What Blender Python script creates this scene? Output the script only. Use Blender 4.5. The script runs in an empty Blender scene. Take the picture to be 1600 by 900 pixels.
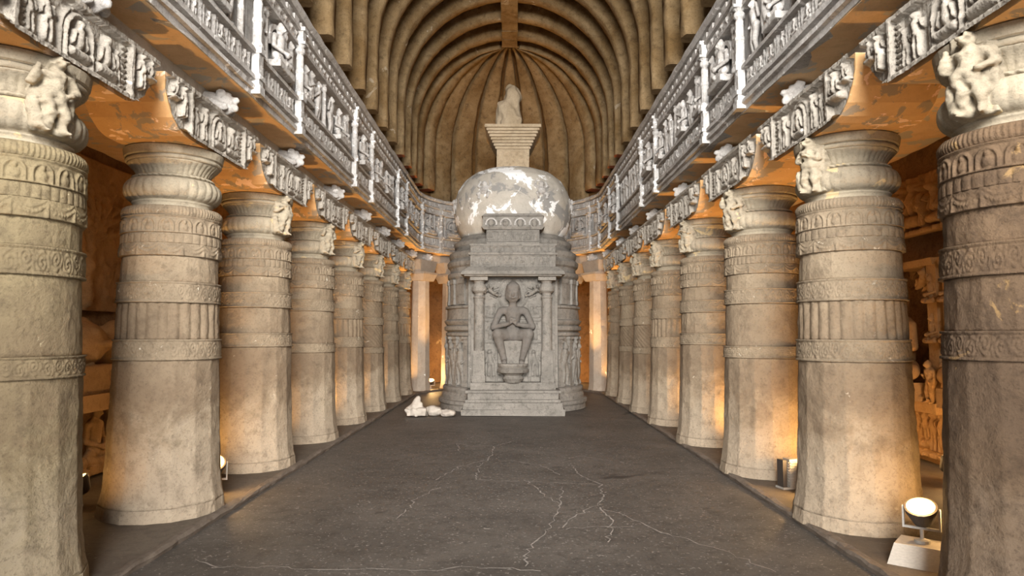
import bpy, math, random
import numpy as np
from math import pi, sin, cos, radians

random.seed(7)
rng = np.random.default_rng(7)
S = bpy.context.scene
COL = S.collection

# ------------------------------------------------------------------ camera, daylight, exposure
XC = -0.06          # axis of the nave
YC = 18.1           # centre of the apse
RF = 2.49           # half width between the two frieze faces
Y0 = 2.0
cam_d = bpy.data.cameras.new('camera'); cam = bpy.data.objects.new('camera', cam_d); COL.objects.link(cam)
cam_d.lens = 24.0; cam_d.sensor_width = 36.0; cam_d.clip_start = 0.05
cam.location = (0, 0, 1.6); cam.rotation_euler = (radians(90 + 3.914), 0, 0)
S.camera = cam

w = bpy.data.worlds.new('daylight_sky'); S.world = w; w.use_nodes = True
w.node_tree.nodes['Background'].inputs[0].default_value = (0.86, 0.92, 1.0, 1)
w.node_tree.nodes['Background'].inputs[1].default_value = 0.8

def lamp(name, kind, loc, energy, color, rot=(0, 0, 0), parent=None, **kw):
    d = bpy.data.lights.new(name, kind); d.energy = energy; d.color = color
    for k, v in kw.items(): setattr(d, k, v)
    o = bpy.data.objects.new(name, d); o.location = loc; o.rotation_euler = rot
    if parent: o.parent = parent
    COL.objects.link(o); return o

# daylight that falls through the open front of the cave (courtyard sky behind the camera)
lamp('entrance_daylight', 'AREA', (0, -12, 6.6), 25000, (1.0, 0.96, 0.90), (radians(83), 0, 0), shape='RECTANGLE', size=10.0, size_y=9.0)
S.view_settings.view_transform = 'Standard'; S.view_settings.look = 'None'
S.view_settings.exposure = 0.0; S.view_settings.gamma = 1.0
S.view_settings.use_curve_mapping = False
S.cycles.use_denoising = True
S.cycles.max_bounces = 8; S.cycles.diffuse_bounces = 3

# ------------------------------------------------------------------ materials
def nt_new(name):
    m = bpy.data.materials.new(name); m.use_nodes = True
    return m, m.node_tree, m.node_tree.nodes['Principled BSDF']

def stone(name, c1, c2, dark, scale=1.0, bump=0.35, rough=0.9, patch=None, patch_lo=0.56, patch_scale=1.6, grain=0.5, spec=0.2, bdist=0.02, grime=None):
    m, nt, bs = nt_new(name); N = nt.nodes; L = nt.links
    tc = N.new('ShaderNodeTexCoord'); oi = N.new('ShaderNodeObjectInfo')
    mul = N.new('ShaderNodeMath'); mul.operation = 'MULTIPLY'; mul.inputs[1].default_value = 37.0
    L.new(oi.outputs['Random'], mul.inputs[0])
    add = N.new('ShaderNodeVectorMath'); add.operation = 'ADD'
    L.new(tc.outputs['Object'], add.inputs[0]); L.new(mul.outputs[0], add.inputs[1])
    def noise(sc, det=6, rg=0.6, dist=0.0):
        n = N.new('ShaderNodeTexNoise'); n.inputs['Scale'].default_value = sc * scale
        n.inputs['Detail'].default_value = det; n.inputs['Roughness'].default_value = rg; n.inputs['Distortion'].default_value = dist
        L.new(add.outputs[0], n.inputs['Vector']); return n
    def ramp(src, lo, hi):
        r = N.new('ShaderNodeValToRGB'); r.color_ramp.elements[0].position = lo; r.color_ramp.elements[1].position = hi
        L.new(src, r.inputs[0]); return r
    def mix(f, a, b):
        x = N.new('ShaderNodeMix'); x.data_type = 'RGBA'
        if isinstance(f, float): x.inputs[0].default_value = f
        else: L.new(f, x.inputs[0])
        for s, v in ((6, a), (7, b)):
            if isinstance(v, tuple): x.inputs[s].default_value = (*v, 1)
            else: L.new(v, x.inputs[s])
        return x.outputs[2]
    n1 = noise(1.3, 6, 0.62, 0.4); n2 = noise(7.0, 8, 0.7); n3 = noise(45.0, 4, 0.7); n4 = noise(2.6, 7, 0.7, 0.8)
    c = mix(ramp(n1.outputs[0], 0.36, 0.64).outputs[0], c1, c2)
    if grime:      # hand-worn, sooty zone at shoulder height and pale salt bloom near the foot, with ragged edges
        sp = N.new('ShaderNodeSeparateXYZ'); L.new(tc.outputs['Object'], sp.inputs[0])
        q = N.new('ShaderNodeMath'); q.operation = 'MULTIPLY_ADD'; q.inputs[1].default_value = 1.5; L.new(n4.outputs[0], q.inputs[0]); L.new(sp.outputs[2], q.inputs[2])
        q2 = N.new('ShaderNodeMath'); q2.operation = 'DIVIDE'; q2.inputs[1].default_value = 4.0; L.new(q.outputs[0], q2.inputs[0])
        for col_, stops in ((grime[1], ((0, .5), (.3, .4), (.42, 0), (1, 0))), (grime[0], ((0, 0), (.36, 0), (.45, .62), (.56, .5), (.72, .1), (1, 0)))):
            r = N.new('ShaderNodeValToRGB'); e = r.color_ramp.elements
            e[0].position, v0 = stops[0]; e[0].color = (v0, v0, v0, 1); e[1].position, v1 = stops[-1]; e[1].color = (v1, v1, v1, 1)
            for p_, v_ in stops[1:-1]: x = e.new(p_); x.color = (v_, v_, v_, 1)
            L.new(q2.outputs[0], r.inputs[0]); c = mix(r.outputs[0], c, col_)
    d = ramp(n2.outputs[0], 0.5, 0.74); dm = N.new('ShaderNodeMath'); dm.operation = 'MULTIPLY'; dm.inputs[1].default_value = grain
    L.new(d.outputs[0], dm.inputs[0]); c = mix(dm.outputs[0], c, dark)
    g = ramp(n3.outputs[0], 0.52, 0.72); gm = N.new('ShaderNodeMath'); gm.operation = 'MULTIPLY'; gm.inputs[1].default_value = grain * 0.8
    L.new(g.outputs[0], gm.inputs[0]); c = mix(gm.outputs[0], c, dark)
    if patch:
        for k, (pc, lo, sc) in enumerate(patch):
            np_ = noise(sc, 7, 0.62, 0.5)
            c = mix(ramp(np_.outputs[0], lo, lo + 0.025).outputs[0], c, pc)
    L.new(c, bs.inputs['Base Color'])
    bs.inputs['Roughness'].default_value = rough; bs.inputs['Specular IOR Level'].default_value = spec
    a = N.new('ShaderNodeMath'); a.operation = 'ADD'; L.new(n2.outputs[0], a.inputs[0])
    b3 = N.new('ShaderNodeMath'); b3.operation = 'MULTIPLY'; b3.inputs[1].default_value = 0.35; L.new(n3.outputs[0], b3.inputs[0]); L.new(b3.outputs[0], a.inputs[1])
    a2 = N.new('ShaderNodeMath'); a2.operation = 'ADD'; L.new(a.outputs[0], a2.inputs[0]); L.new(n4.outputs[0], a2.inputs[1])
    bp = N.new('ShaderNodeBump'); bp.inputs['Strength'].default_value = bump; bp.inputs['Distance'].default_value = bdist
    L.new(a2.outputs[0], bp.inputs['Height']); L.new(bp.outputs[0], bs.inputs['Normal'])
    return m

def plain(name, col, rough=0.6, metal=0.0):
    m, nt, bs = nt_new(name); N = nt.nodes; L = nt.links
    n = N.new('ShaderNodeTexNoise'); n.inputs['Scale'].default_value = 18
    r = N.new('ShaderNodeValToRGB'); r.color_ramp.elements[0].color = (*[x * 0.75 for x in col], 1); r.color_ramp.elements[1].color = (*[min(1, x * 1.15) for x in col], 1)
    L.new(n.outputs[0], r.inputs[0]); L.new(r.outputs[0], bs.inputs['Base Color'])
    bs.inputs['Roughness'].default_value = rough; bs.inputs['Metallic'].default_value = metal
    return m

def glow(name, col, strength):
    m, nt, bs = nt_new(name)
    bs.inputs['Emission Color'].default_value = (*col, 1); bs.inputs['Emission Strength'].default_value = strength
    bs.inputs['Base Color'].default_value = (*col, 1)
    return m

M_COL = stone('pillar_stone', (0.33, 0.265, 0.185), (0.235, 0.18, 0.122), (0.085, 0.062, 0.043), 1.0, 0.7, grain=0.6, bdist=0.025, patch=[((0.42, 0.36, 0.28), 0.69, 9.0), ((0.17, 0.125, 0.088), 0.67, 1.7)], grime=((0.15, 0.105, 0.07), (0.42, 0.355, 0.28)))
M_COL_SHADED = stone('shade_toned_pillar_stone', (0.18, 0.12, 0.073), (0.125, 0.082, 0.05), (0.05, 0.034, 0.024), 1.0, 0.7, grain=0.75, bdist=0.025, patch=[((0.28, 0.18, 0.085), 0.64, 3.0)], grime=((0.10, 0.07, 0.05), (0.27, 0.215, 0.165)))  # darkened brown: the nearest right pillar's lack of daylight is put into the colour
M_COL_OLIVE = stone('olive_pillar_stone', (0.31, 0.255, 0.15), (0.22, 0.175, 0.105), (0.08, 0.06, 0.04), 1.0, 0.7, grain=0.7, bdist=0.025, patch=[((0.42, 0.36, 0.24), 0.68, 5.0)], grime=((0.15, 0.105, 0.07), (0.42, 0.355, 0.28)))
M_CARVE = stone('carved_stone', (0.29, 0.23, 0.16), (0.21, 0.165, 0.115), (0.08, 0.06, 0.042), 1.6, 0.7, grain=0.6, bdist=0.02, patch=[((0.46, 0.41, 0.33), 0.66, 8.0)])
M_CAP = stone('capital_stone', (0.39, 0.34, 0.255), (0.30, 0.26, 0.195), (0.12, 0.098, 0.072), 1.4, 0.5, grain=0.6, patch=[((0.52, 0.41, 0.24), 0.62, 2.4)])
M_FRZ = stone('frieze_stone', (0.53, 0.515, 0.50), (0.40, 0.38, 0.36), (0.12, 0.105, 0.095), 1.5, 0.8, grain=0.75, patch=[((0.80, 0.79, 0.78), 0.62, 4.2)], bdist=0.015)
M_BRFACE = stone('bracket_carving_stone', (0.43, 0.395, 0.345), (0.33, 0.30, 0.26), (0.10, 0.088, 0.075), 1.5, 0.8, grain=0.75, patch=[((0.66, 0.63, 0.58), 0.64, 5.0)], bdist=0.015)
M_PIL = stone('pilaster_stone', (0.56, 0.55, 0.54), (0.42, 0.41, 0.40), (0.17, 0.155, 0.145), 2.2, 0.6, grain=0.75, patch=[((0.80, 0.80, 0.80), 0.56, 4.0)])
M_VAULT = stone('vault_stone', (0.15, 0.075, 0.022), (0.09, 0.044, 0.014), (0.03, 0.016, 0.006), 0.8, 0.7, grain=0.75, bdist=0.04, patch=[((0.20, 0.12, 0.05), 0.62, 1.4)])
M_RIB = stone('rib_stone', (0.275, 0.195, 0.105), (0.16, 0.098, 0.04), (0.05, 0.03, 0.012), 1.1, 0.7, grain=0.75, patch=[((0.33, 0.27, 0.19), 0.66, 2.2), ((0.60, 0.56, 0.50), 0.725, 7.0)], bdist=0.03)
M_REDEND = stone('red_ochre_stone', (0.44, 0.15, 0.07), (0.34, 0.13, 0.07), (0.16, 0.08, 0.05), 1.5, 0.4)
M_OCHRE = stone('ochre_plaster', (0.68, 0.44, 0.22), (0.58, 0.35, 0.16), (0.38, 0.23, 0.12), 1.2, 0.3, grain=0.3, patch=[((0.36, 0.29, 0.21), 0.53, 3.6), ((0.88, 0.64, 0.46), 0.60, 4.6)])
M_SOFFIT = stone('painted_soffit', (0.84, 0.60, 0.36), (0.74, 0.49, 0.26), (0.44, 0.28, 0.15), 1.2, 0.35, grain=0.35, patch=[((0.55, 0.49, 0.41), 0.56, 2.4)])
M_BEAM = stone('beam_stone', (0.46, 0.42, 0.365), (0.37, 0.335, 0.29), (0.2, 0.17, 0.14), 1.0, 0.35, patch=[((0.58, 0.42, 0.25), 0.64, 1.6)])
M_WALL = stone('aisle_wall_stone', (0.30, 0.17, 0.075), (0.21, 0.115, 0.05), (0.07, 0.04, 0.02), 1.0, 0.9, grain=0.8, patch=[((0.5, 0.33, 0.15), 0.66, 1.2)], bdist=0.06)
M_STUPA = stone('stupa_stone', (0.285, 0.265, 0.238), (0.20, 0.187, 0.168), (0.065, 0.06, 0.053), 1.5, 0.8, grain=0.8, patch=[((0.52, 0.51, 0.49), 0.69, 4.0)])
M_DOME = stone('dome_plaster', (0.50, 0.46, 0.40), (0.40, 0.37, 0.33), (0.22, 0.20, 0.17), 1.0, 0.35, grain=0.4, patch=[((0.27, 0.262, 0.25), 0.55, 1.3), ((0.84, 0.84, 0.84), 0.535, 2.1)])
M_HARM = stone('finial_stone', (0.46, 0.37, 0.26), (0.36, 0.28, 0.185), (0.17, 0.12, 0.075), 1.6, 0.6, grain=0.65, patch=[((0.24, 0.15, 0.09), 0.68, 2.2)])
M_FIG = stone('dark_relief_stone', (0.185, 0.172, 0.158), (0.145, 0.132, 0.12), (0.07, 0.062, 0.055), 1.5, 0.5, grain=0.5)
M_STATUE = stone('aisle_statue_stone', (0.40, 0.24, 0.11), (0.31, 0.18, 0.08), (0.12, 0.07, 0.035), 1.3, 0.5, grain=0.5)
M_APSECOL = stone('apse_pillar_stone', (0.42, 0.355, 0.29), (0.34, 0.285, 0.23), (0.2, 0.15, 0.11), 1.2, 0.35, grain=0.4, patch=[((0.82, 0.80, 0.76), 0.66, 2.2)])
M_ROCK = stone('pale_rubble', (0.56, 0.51, 0.45), (0.46, 0.41, 0.36), (0.26, 0.22, 0.18), 3.0, 0.6)
M_FLOOR = stone('worn_floor', (0.112, 0.099, 0.088), (0.075, 0.066, 0.059), (0.028, 0.025, 0.022), 0.9, 0.4, rough=0.6, grain=0.8, spec=0.35, bdist=0.012,
                patch=[((0.24, 0.22, 0.2), 0.61, 40.0), ((0.36, 0.335, 0.31), 0.68, 14.0), ((0.04, 0.035, 0.032), 0.64, 0.9)])
M_AFLOOR = stone('aisle_floor_stone', (0.15, 0.125, 0.10), (0.11, 0.09, 0.073), (0.06, 0.048, 0.04), 1.2, 0.4, rough=0.75, grain=0.6, patch=[((0.22, 0.19, 0.16), 0.65, 20.0)])
M_KERB = stone('kerb_stone', (0.20, 0.165, 0.135), (0.15, 0.122, 0.1), (0.08, 0.065, 0.05), 3.0, 0.7)
M_CRACK = stone('crack_filling', (0.40, 0.37, 0.34), (0.26, 0.24, 0.22), (0.14, 0.125, 0.115), 9.0, 0.3, grain=0.7)
M_METAL = plain('grey_painted_metal', (0.42, 0.40, 0.37), 0.5)
M_DMETAL = plain('dark_lamp_housing', (0.06, 0.05, 0.045), 0.5)
M_CONC = plain('pale_concrete', (0.46, 0.42, 0.37), 0.85)
M_GLOW = glow('lamp_glass', (1.0, 0.64, 0.24), 4.5)

# ------------------------------------------------------------------ object helpers
def tag(o, label=None, cat=None, group=None, kind=None):
    if label: o['label'] = label
    if cat: o['category'] = cat
    if group: o['group'] = group
    if kind: o['kind'] = kind
    return o

def thing(name, label, cat, loc=(0, 0, 0), rz=0.0, group=None):
    o = bpy.data.objects.new(name, None); o.empty_display_size = 0.1
    o.location = loc; o.rotation_euler = (0, 0, rz); COL.objects.link(o)
    return tag(o, label, cat, group, 'thing')

def remat(o, m):
    o.material_slots[0].link = 'OBJECT'; o.material_slots[0].material = m; return o
def link(name, me, parent=None, loc=(0, 0, 0), rot=(0, 0, 0), sc=(1, 1, 1)):
    o = bpy.data.objects.new(name, me); o.location = loc; o.rotation_euler = rot; o.scale = sc
    if parent: o.parent = parent
    COL.objects.link(o); return o

def mesh(name, v, f, mat, smooth=False):
    me = bpy.data.meshes.new(name)
    v = np.asarray(v, dtype=np.float32)
    if isinstance(f, np.ndarray):
        nf, k = f.shape
        me.vertices.add(len(v)); me.vertices.foreach_set('co', v.ravel())
        me.loops.add(nf * k); me.loops.foreach_set('vertex_index', f.astype(np.int32).ravel())
        me.polygons.add(nf); me.polygons.foreach_set('loop_start', np.arange(0, nf * k, k, dtype=np.int32))
        me.polygons.foreach_set('loop_total', np.full(nf, k, dtype=np.int32))
        me.update(calc_edges=True)
    else:
        me.from_pydata([tuple(map(float, p)) for p in v], [], [list(map(int, q)) for q in f])
    me.polygons.foreach_set('use_smooth', np.full(len(me.polygons), smooth))
    for m in (mat if isinstance(mat, (list, tuple)) else [mat]): me.materials.append(m)
    me.validate(); me.update()
    return me

class MB:
    """collects simple solids into one mesh"""
    def __init__(s): s.v = []; s.f = []
    def add(s, v, f):
        n = len(s.v); s.v += [tuple(p) for p in v]; s.f += [[i + n for i in q] for q in f]; return s
    def box(s, x0, x1, y0, y1, z0, z1, j=0.0):
        P = [(x, y, z) for z in (z0, z1) for x, y in ((x0, y0), (x1, y0), (x1, y1), (x0, y1))]
        if j: P = [(a + random.uniform(-j, j), b + random.uniform(-j, j), c + random.uniform(-j, j)) for a, b, c in P]
        return s.add(P, [(3, 2, 1, 0), (4, 5, 6, 7), (0, 1, 5, 4), (1, 2, 6, 5), (2, 3, 7, 6), (3, 0, 4, 7)])
    def frustum(s, z0, z1, a0, b0, a1, b1, cx=0, cy=0):
        P = [(cx + q * a, cy + p * b, z) for z, a, b in ((z0, a0, b0), (z1, a1, b1)) for q, p in ((-1, -1), (1, -1), (1, 1), (-1, 1))]
        return s.add(P, [(3, 2, 1, 0), (4, 5, 6, 7), (0, 1, 5, 4), (1, 2, 6, 5), (2, 3, 7, 6), (3, 0, 4, 7)])
    def lathe(s, prof, n=16, cx=0, cy=0, ph=0.0):
        v = [(cx + r * cos(ph + 2 * pi * i / n), cy + r * sin(ph + 2 * pi * i / n), z) for r, z in prof for i in range(n)]
        f = [(k * n + i, k * n + (i + 1) % n, (k + 1) * n + (i + 1) % n, (k + 1) * n + i) for k in range(len(prof) - 1) for i in range(n)]
        f += [tuple(range(n - 1, -1, -1)), tuple(range((len(prof) - 1) * n, len(prof) * n))]
        return s.add(v, f)
    def build(s, name, mat, smooth=False): return mesh(name, s.v, s.f, mat, smooth)

def part(name, mb, mat, parent, loc=(0, 0, 0), rot=(0, 0, 0), smooth=False):
    return link(name, mb.build(name, mat, smooth), parent, loc, rot)

# ------------------------------------------------------------------ numpy noise
def vnoise(p, seed=0):
    p = np.asarray(p, dtype=np.float64); i = np.floor(p).astype(np.int64); f = p - i; f = f * f * (3 - 2 * f)
    def h(a, b, c):
        x = (a * 374761393 + b * 668265263 + c * 2147483647 + seed * 974634777) & 0xffffffff
        x = ((x ^ (x >> 13)) * 1274126177) & 0xffffffff
        return ((x ^ (x >> 16)) & 0xffff) / 32767.5 - 1
    r = 0
    for a in (0, 1):
        for b in (0, 1):
            for c in (0, 1):
                wgt = (f[..., 0] if a else 1 - f[..., 0]) * (f[..., 1] if b else 1 - f[..., 1]) * (f[..., 2] if c else 1 - f[..., 2])
                r = r + wgt * h(i[..., 0] + a, i[..., 1] + b, i[..., 2] + c)
    return r
def fbm(p, octs=3, seed=0):
    r = 0; a = 1.0
    for k in range(octs): r = r + a * vnoise(np.asarray(p) * 2 ** k, seed + k); a *= 0.5
    return r

# ------------------------------------------------------------------ carved lathe segment
def lathe_seg(name, z0, z1, nv, nu, rfun, mat, smooth=True, lip=0.02, hfun=None, rough=0.004, seed=0):
    """closed ring wall; rfun(theta, z) plus a carved height hfun(theta, v)"""
    th = np.linspace(0, 2 * pi, nu, endpoint=False); z = np.linspace(z0, z1, nv)
    T, Z = np.meshgrid(th, z); R = rfun(T, Z)
    if hfun is not None: R = R + hfun(T, (Z - z0) / (z1 - z0))
    P = np.stack([R * np.cos(T), R * np.sin(T), Z], -1)
    if rough:
        n = rough * fbm(P * 7, 3, seed) + rough * 0.6 * vnoise(P * 40, seed + 9)
        P[..., 0] += n * np.cos(T); P[..., 1] += n * np.sin(T)
    inner0 = P[0].copy(); inner0[:, :2] *= 0.80; inner1 = P[-1].copy(); inner1[:, :2] *= 0.80
    V = np.concatenate([inner0, P.reshape(-1, 3), inner1])
    i = np.arange(nu); j = (i + 1) % nu
    F = np.concatenate([np.stack([k * nu + i, k * nu + j, (k + 1) * nu + j, (k + 1) * nu + i], 1) for k in range(nv + 1)])
    return mesh(name, V, F, mat, smooth)

def octo(T, r, n=8):
    a = 2 * pi / n; return r * cos(a / 2) / np.cos(np.mod(T, a) - a / 2)

def win(v, e=0.08): return np.clip(np.minimum(v, 1 - v) / e, 0, 1)

def h_scroll(n=20, amp=0.014):
    def h(T, v):
        u = T / (2 * pi) * n; k = np.floor(u); uc = (u - k - 0.5) * 1.15; sgn = np.where(np.mod(k, 2) == 0, 1.0, -1.0)
        vc = (v - 0.5 - 0.08 * sgn) * 1.25; rho = np.hypot(uc, vc); phi = np.arctan2(vc * sgn, uc)
        s = np.cos(2 * pi * rho / 0.26 - phi) * np.clip(1.2 - rho * 1.6, 0, 1)
        leaf = 0.5 * np.cos(5 * phi + 3 * rho) * np.clip((rho - 0.35) * 4, 0, 1)
        edge = ((v < 0.09) | (v > 0.91)) * (0.5 + 0.5 * np.abs(np.sin(T * n * 2.5)))
        mid = ((v > 0.14) & (v < 0.86)) * (0.45 * (s + 1) * 0.9 + leaf * 0.6)
        return amp * np.maximum(edge * 1.1, mid)
    return h
def h_arches(n=18, amp=0.016):
    def h(T, v):
        u = np.mod(T / (2 * pi) * n, 1) - 0.5
        w_ = (v - 0.42) * 1.05; rho = np.hypot(u * 2.1, np.maximum(w_, 0) * 2.0)
        ring = np.exp(-((np.where(w_ > 0, rho, np.abs(u) * 2.1) - 0.78) / 0.13) ** 2)
        head = np.exp(-(((u / 0.11) ** 2 + ((v - 0.62) / 0.13) ** 2)) ** 2)
        body = 0.8 * np.exp(-(((u / 0.2) ** 2 + ((v - 0.3) / 0.22) ** 2)) ** 2)
        edge = ((v < 0.07) | (v > 0.93)) * 0.9
        return amp * np.maximum.reduce([ring * (v < 0.93), head, body, edge])
    return h
def h_swag(n=14, amp=0.012):
    def h(T, v):
        u = np.mod(T / (2 * pi) * n, 1) - 0.5
        line = 0.25 + 1.9 * u * u
        g = np.exp(-((v - line) / 0.11) ** 2) * (0.75 + 0.25 * np.sin(T * n * 9)) + np.exp(-((v - line - 0.3) / 0.07) ** 2) * 0.6
        tas = np.exp(-((np.abs(np.abs(u) - 0.5)) / 0.06) ** 2) * (v < 0.75)
        return amp * np.maximum(g, tas)
    return h
def h_petal(n=40, amp=0.01):
    def h(T, v):
        u = np.mod(T / (2 * pi) * n, 1) - 0.5
        return amp * (np.sqrt(np.clip(1 - (u * 2.1) ** 2, 0, 1)) * np.clip((1.02 - v) * 3, 0.3, 1))
    return h
def h_bead(n=90, amp=0.008):
    return lambda T, v: amp * np.abs(np.sin(T * n / 2)) * np.sqrt(np.clip(1 - (2 * v - 1) ** 2, 0, 1))

# ------------------------------------------------------------------ SDF bodies (one continuous surface)
def surfnet(f, org, h):
    s = f < 0
    c = [s[a:s.shape[0] - 1 + a, b:s.shape[1] - 1 + b, d:s.shape[2] - 1 + d] for a in (0, 1) for b in (0, 1) for d in (0, 1)]
    cnt = sum(x.astype(np.int8) for x in c); m = (cnt > 0) & (cnt < 8)
    I = np.argwhere(m); idx = np.full(m.shape, -1, np.int64); idx[m] = np.arange(len(I))
    acc = np.zeros((len(I), 3)); num = np.zeros(len(I))
    for ax in range(3):
        o1, o2 = [k for k in range(3) if k != ax]
        for p in (0, 1):
            for q in (0, 1):
                A = np.zeros(3, int); A[o1] = p; A[o2] = q; B = A.copy(); B[ax] = 1
                fa = f[tuple((I + A).T)]; fb = f[tuple((I + B).T)]; cr = (fa < 0) != (fb < 0)
                t = np.where(cr, fa / np.where(cr, fa - fb, 1), 0)
                acc += cr[:, None] * (A + (B - A) * t[:, None]); num += cr
    V = (I + acc / num[:, None]) * h + org
    Q = []
    for ax in range(3):
        o1, o2 = [(1, 2), (2, 0), (0, 1)][ax]
        sl0 = [slice(None)] * 3; sl1 = [slice(None)] * 3
        sl0[ax] = slice(0, -1); sl1[ax] = slice(1, None)
        a = s[tuple(sl0)]; b = s[tuple(sl1)]
        E = np.argwhere(a != b); E = E[(E[:, o1] > 0) & (E[:, o2] > 0) & (E[:, o1] < s.shape[o1] - 1) & (E[:, o2] < s.shape[o2] - 1)]
        d1 = np.zeros(3, int); d1[o1] = 1; d2 = np.zeros(3, int); d2[o2] = 1
        q = np.stack([idx[tuple((E - d1 - d2).T)], idx[tuple((E - d2).T)], idx[tuple(E.T)], idx[tuple((E - d1).T)]], 1)
        fl = ~a[tuple(E.T)]; q[fl] = q[fl][:, ::-1]; Q.append(q)
    return V, np.concatenate(Q)

def sdf_mesh(name, prims, h, mat, k=0.02, noise=0.0, nsc=20, clip_y=None):
    P = []
    for p in prims:
        if p[0] == 'c':
            r = max(p[3], p[4]); P += [np.array(p[1]) - r, np.array(p[1]) + r, np.array(p[2]) - r, np.array(p[2]) + r]
        else: P += [np.array(p[1]) - np.array(p[2]), np.array(p[1]) + np.array(p[2])]
    P = np.array(P, float); lo = P.min(0) - 3 * h - noise; hi = P.max(0) + 3 * h + noise
    n = np.ceil((hi - lo) / h).astype(int) + 1
    g = np.stack(np.meshgrid(*[lo[i] + np.arange(n[i]) * h for i in range(3)], indexing='ij'), -1)
    f = np.full(g.shape[:3], 9.0)
    for p in prims:
        if p[0] == 'c':
            a = np.array(p[1], float); b = np.array(p[2], float); ab = b - a
            t = np.clip(((g - a) @ ab) / max(1e-9, ab @ ab), 0, 1)
            d = np.linalg.norm(g - a - t[..., None] * ab, axis=-1) - (p[3] + (p[4] - p[3]) * t)
        elif p[0] == 'e':
            r = np.array(p[2], float); q = (g - np.array(p[1])) / r; l = np.linalg.norm(q, axis=-1)
            d = (l - 1) * r.min()
        else:
            q = np.abs(g - np.array(p[1])) - np.array(p[2]) + 0.15 * min(p[2])
            d = np.linalg.norm(np.maximum(q, 0), axis=-1) + np.minimum(q.max(-1), 0) - 0.15 * min(p[2])
        hh = np.clip(0.5 + 0.5 * (f - d) / k, 0, 1); f = f * (1 - hh) + d * hh - k * hh * (1 - hh)
    if noise: f = f + noise * fbm(g * nsc, 2, 3)
    if clip_y is not None: f = np.maximum(f, g[..., 1] - clip_y)
    f = np.pad(f, 1, constant_values=9.0)
    V, Q = surfnet(f, lo - h, h)
    return mesh(name, V, Q, mat, True)

def face(c, r):      # brow, nose, lips, ears, topknot on a head at c
    x, y, z = c
    return [('e', c, (r * 0.86, r * 0.95, r * 1.15)), ('c', (x, y - r * 0.95, z + r * 0.12), (x, y - r * 1.14, z - r * 0.25), r * 0.12, r * 0.2), ('c', (x - r * .5, y - r * .82, z + r * .3), (x + r * .5, y - r * .82, z + r * .3), r * .13, r * .13),
            ('e', (x, y - r * 0.88, z - r * 0.55), (r * 0.28, r * 0.16, r * 0.1)), ('e', (x - r * 0.36, y - r * 0.8, z + r * 0.05), (r * 0.2, r * 0.14, r * 0.1)),
            ('e', (x + r * 0.36, y - r * 0.8, z + r * 0.05), (r * 0.2, r * 0.14, r * 0.1)),
            ('e', (x - r * 0.9, y, z - r * 0.2), (r * 0.12, r * 0.25, r * 0.42)), ('e', (x + r * 0.9, y, z - r * 0.2), (r * 0.12, r * 0.25, r * 0.42)),
            ('e', (x, y + r * 0.05, z + r * 1.12), (r * 0.42, r * 0.42, r * 0.35))]

def standing(pose=0):
    sw = (0.05, -0.05, 0.02)[pose % 3]
    p = face((sw * 0.3, -0.04, 0.9), 0.075)
    p += [('c', (sw * .3, -.02, .84), (0, -.02, .78), .04, .04), ('c', (0, 0, .74), (sw, 0, .54), .105, .085), ('c', (-.09, 0, .75), (.09, 0, .75), .06, .06),
          ('c', (sw - .05, 0, .5), (sw + .05, 0, .5), .085, .085),
          ('c', (sw - .055, -.01, .48), (-.07, -.03, .26), .075, .055), ('c', (-.07, -.03, .26), (-.08, 0, .04), .055, .036), ('c', (-.08, 0, .03), (-.1, -.08, .02), .033, .026),
          ('c', (sw + .055, -.01, .48), (.08, -.02, .26), .075, .055), ('c', (.08, -.02, .26), (.08, 0, .04), .055, .036), ('c', (.08, 0, .03), (.1, -.08, .02), .033, .026)]
    if pose == 0:
        p += [('c', (-.14, 0, .76), (-.19, 0, .58), .042, .036), ('c', (-.19, 0, .58), (-.12, -.09, .66), .034, .028), ('c', (.14, 0, .76), (.18, 0, .58), .042, .036), ('c', (.18, 0, .58), (.16, -.03, .42), .034, .026)]
    elif pose == 1:
        p += [('c', (-.14, 0, .76), (-.24, -.02, .62), .042, .036), ('c', (-.24, -.02, .62), (-.2, -.05, .84), .034, .028), ('c', (.14, 0, .76), (.2, 0, .6), .042, .036), ('c', (.2, 0, .6), (.1, -.09, .52), .034, .026)]
    else:
        p += [('c', (-.14, 0, .76), (-.16, -.05, .6), .042, .036), ('c', (-.16, -.05, .6), (-.01, -.12, .68), .034, .026), ('c', (.14, 0, .76), (.16, -.05, .6), .042, .036), ('c', (.16, -.05, .6), (.01, -.12, .68), .034, .026)]
    return p

def seated(seat=True):
    p = face((0, -.05, .87), 0.09)
    p += [('c', (0, -.02, .8), (0, -.01, .7), .05, .06), ('c', (0, 0, .66), (0, 0, .34), .13, .115), ('c', (-.13, 0, .68), (.13, 0, .68), .065, .065),
          ('c', (-.1, 0, .24), (-.36, -.1, .22), .1, .075), ('c', (.1, 0, .24), (.36, -.1, .22), .1, .075),
          ('c', (-.36, -.12, .2), (.08, -.22, .18), .07, .05), ('c', (.36, -.12, .2), (-.08, -.2, .17), .07, .05),
          ('c', (-.19, 0, .68), (-.26, -.02, .46), .05, .042), ('c', (-.26, -.02, .46), (-.06, -.18, .38), .042, .034),
          ('c', (.19, 0, .68), (.26, -.02, .46), .05, .042), ('c', (.26, -.02, .46), (.06, -.18, .38), .042, .034), ('e', (0, -.2, .37), (.08, .05, .06))]
    if seat: p += [('b', (0, -.05, .07), (.42, .17, .065))]
    return p

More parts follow.
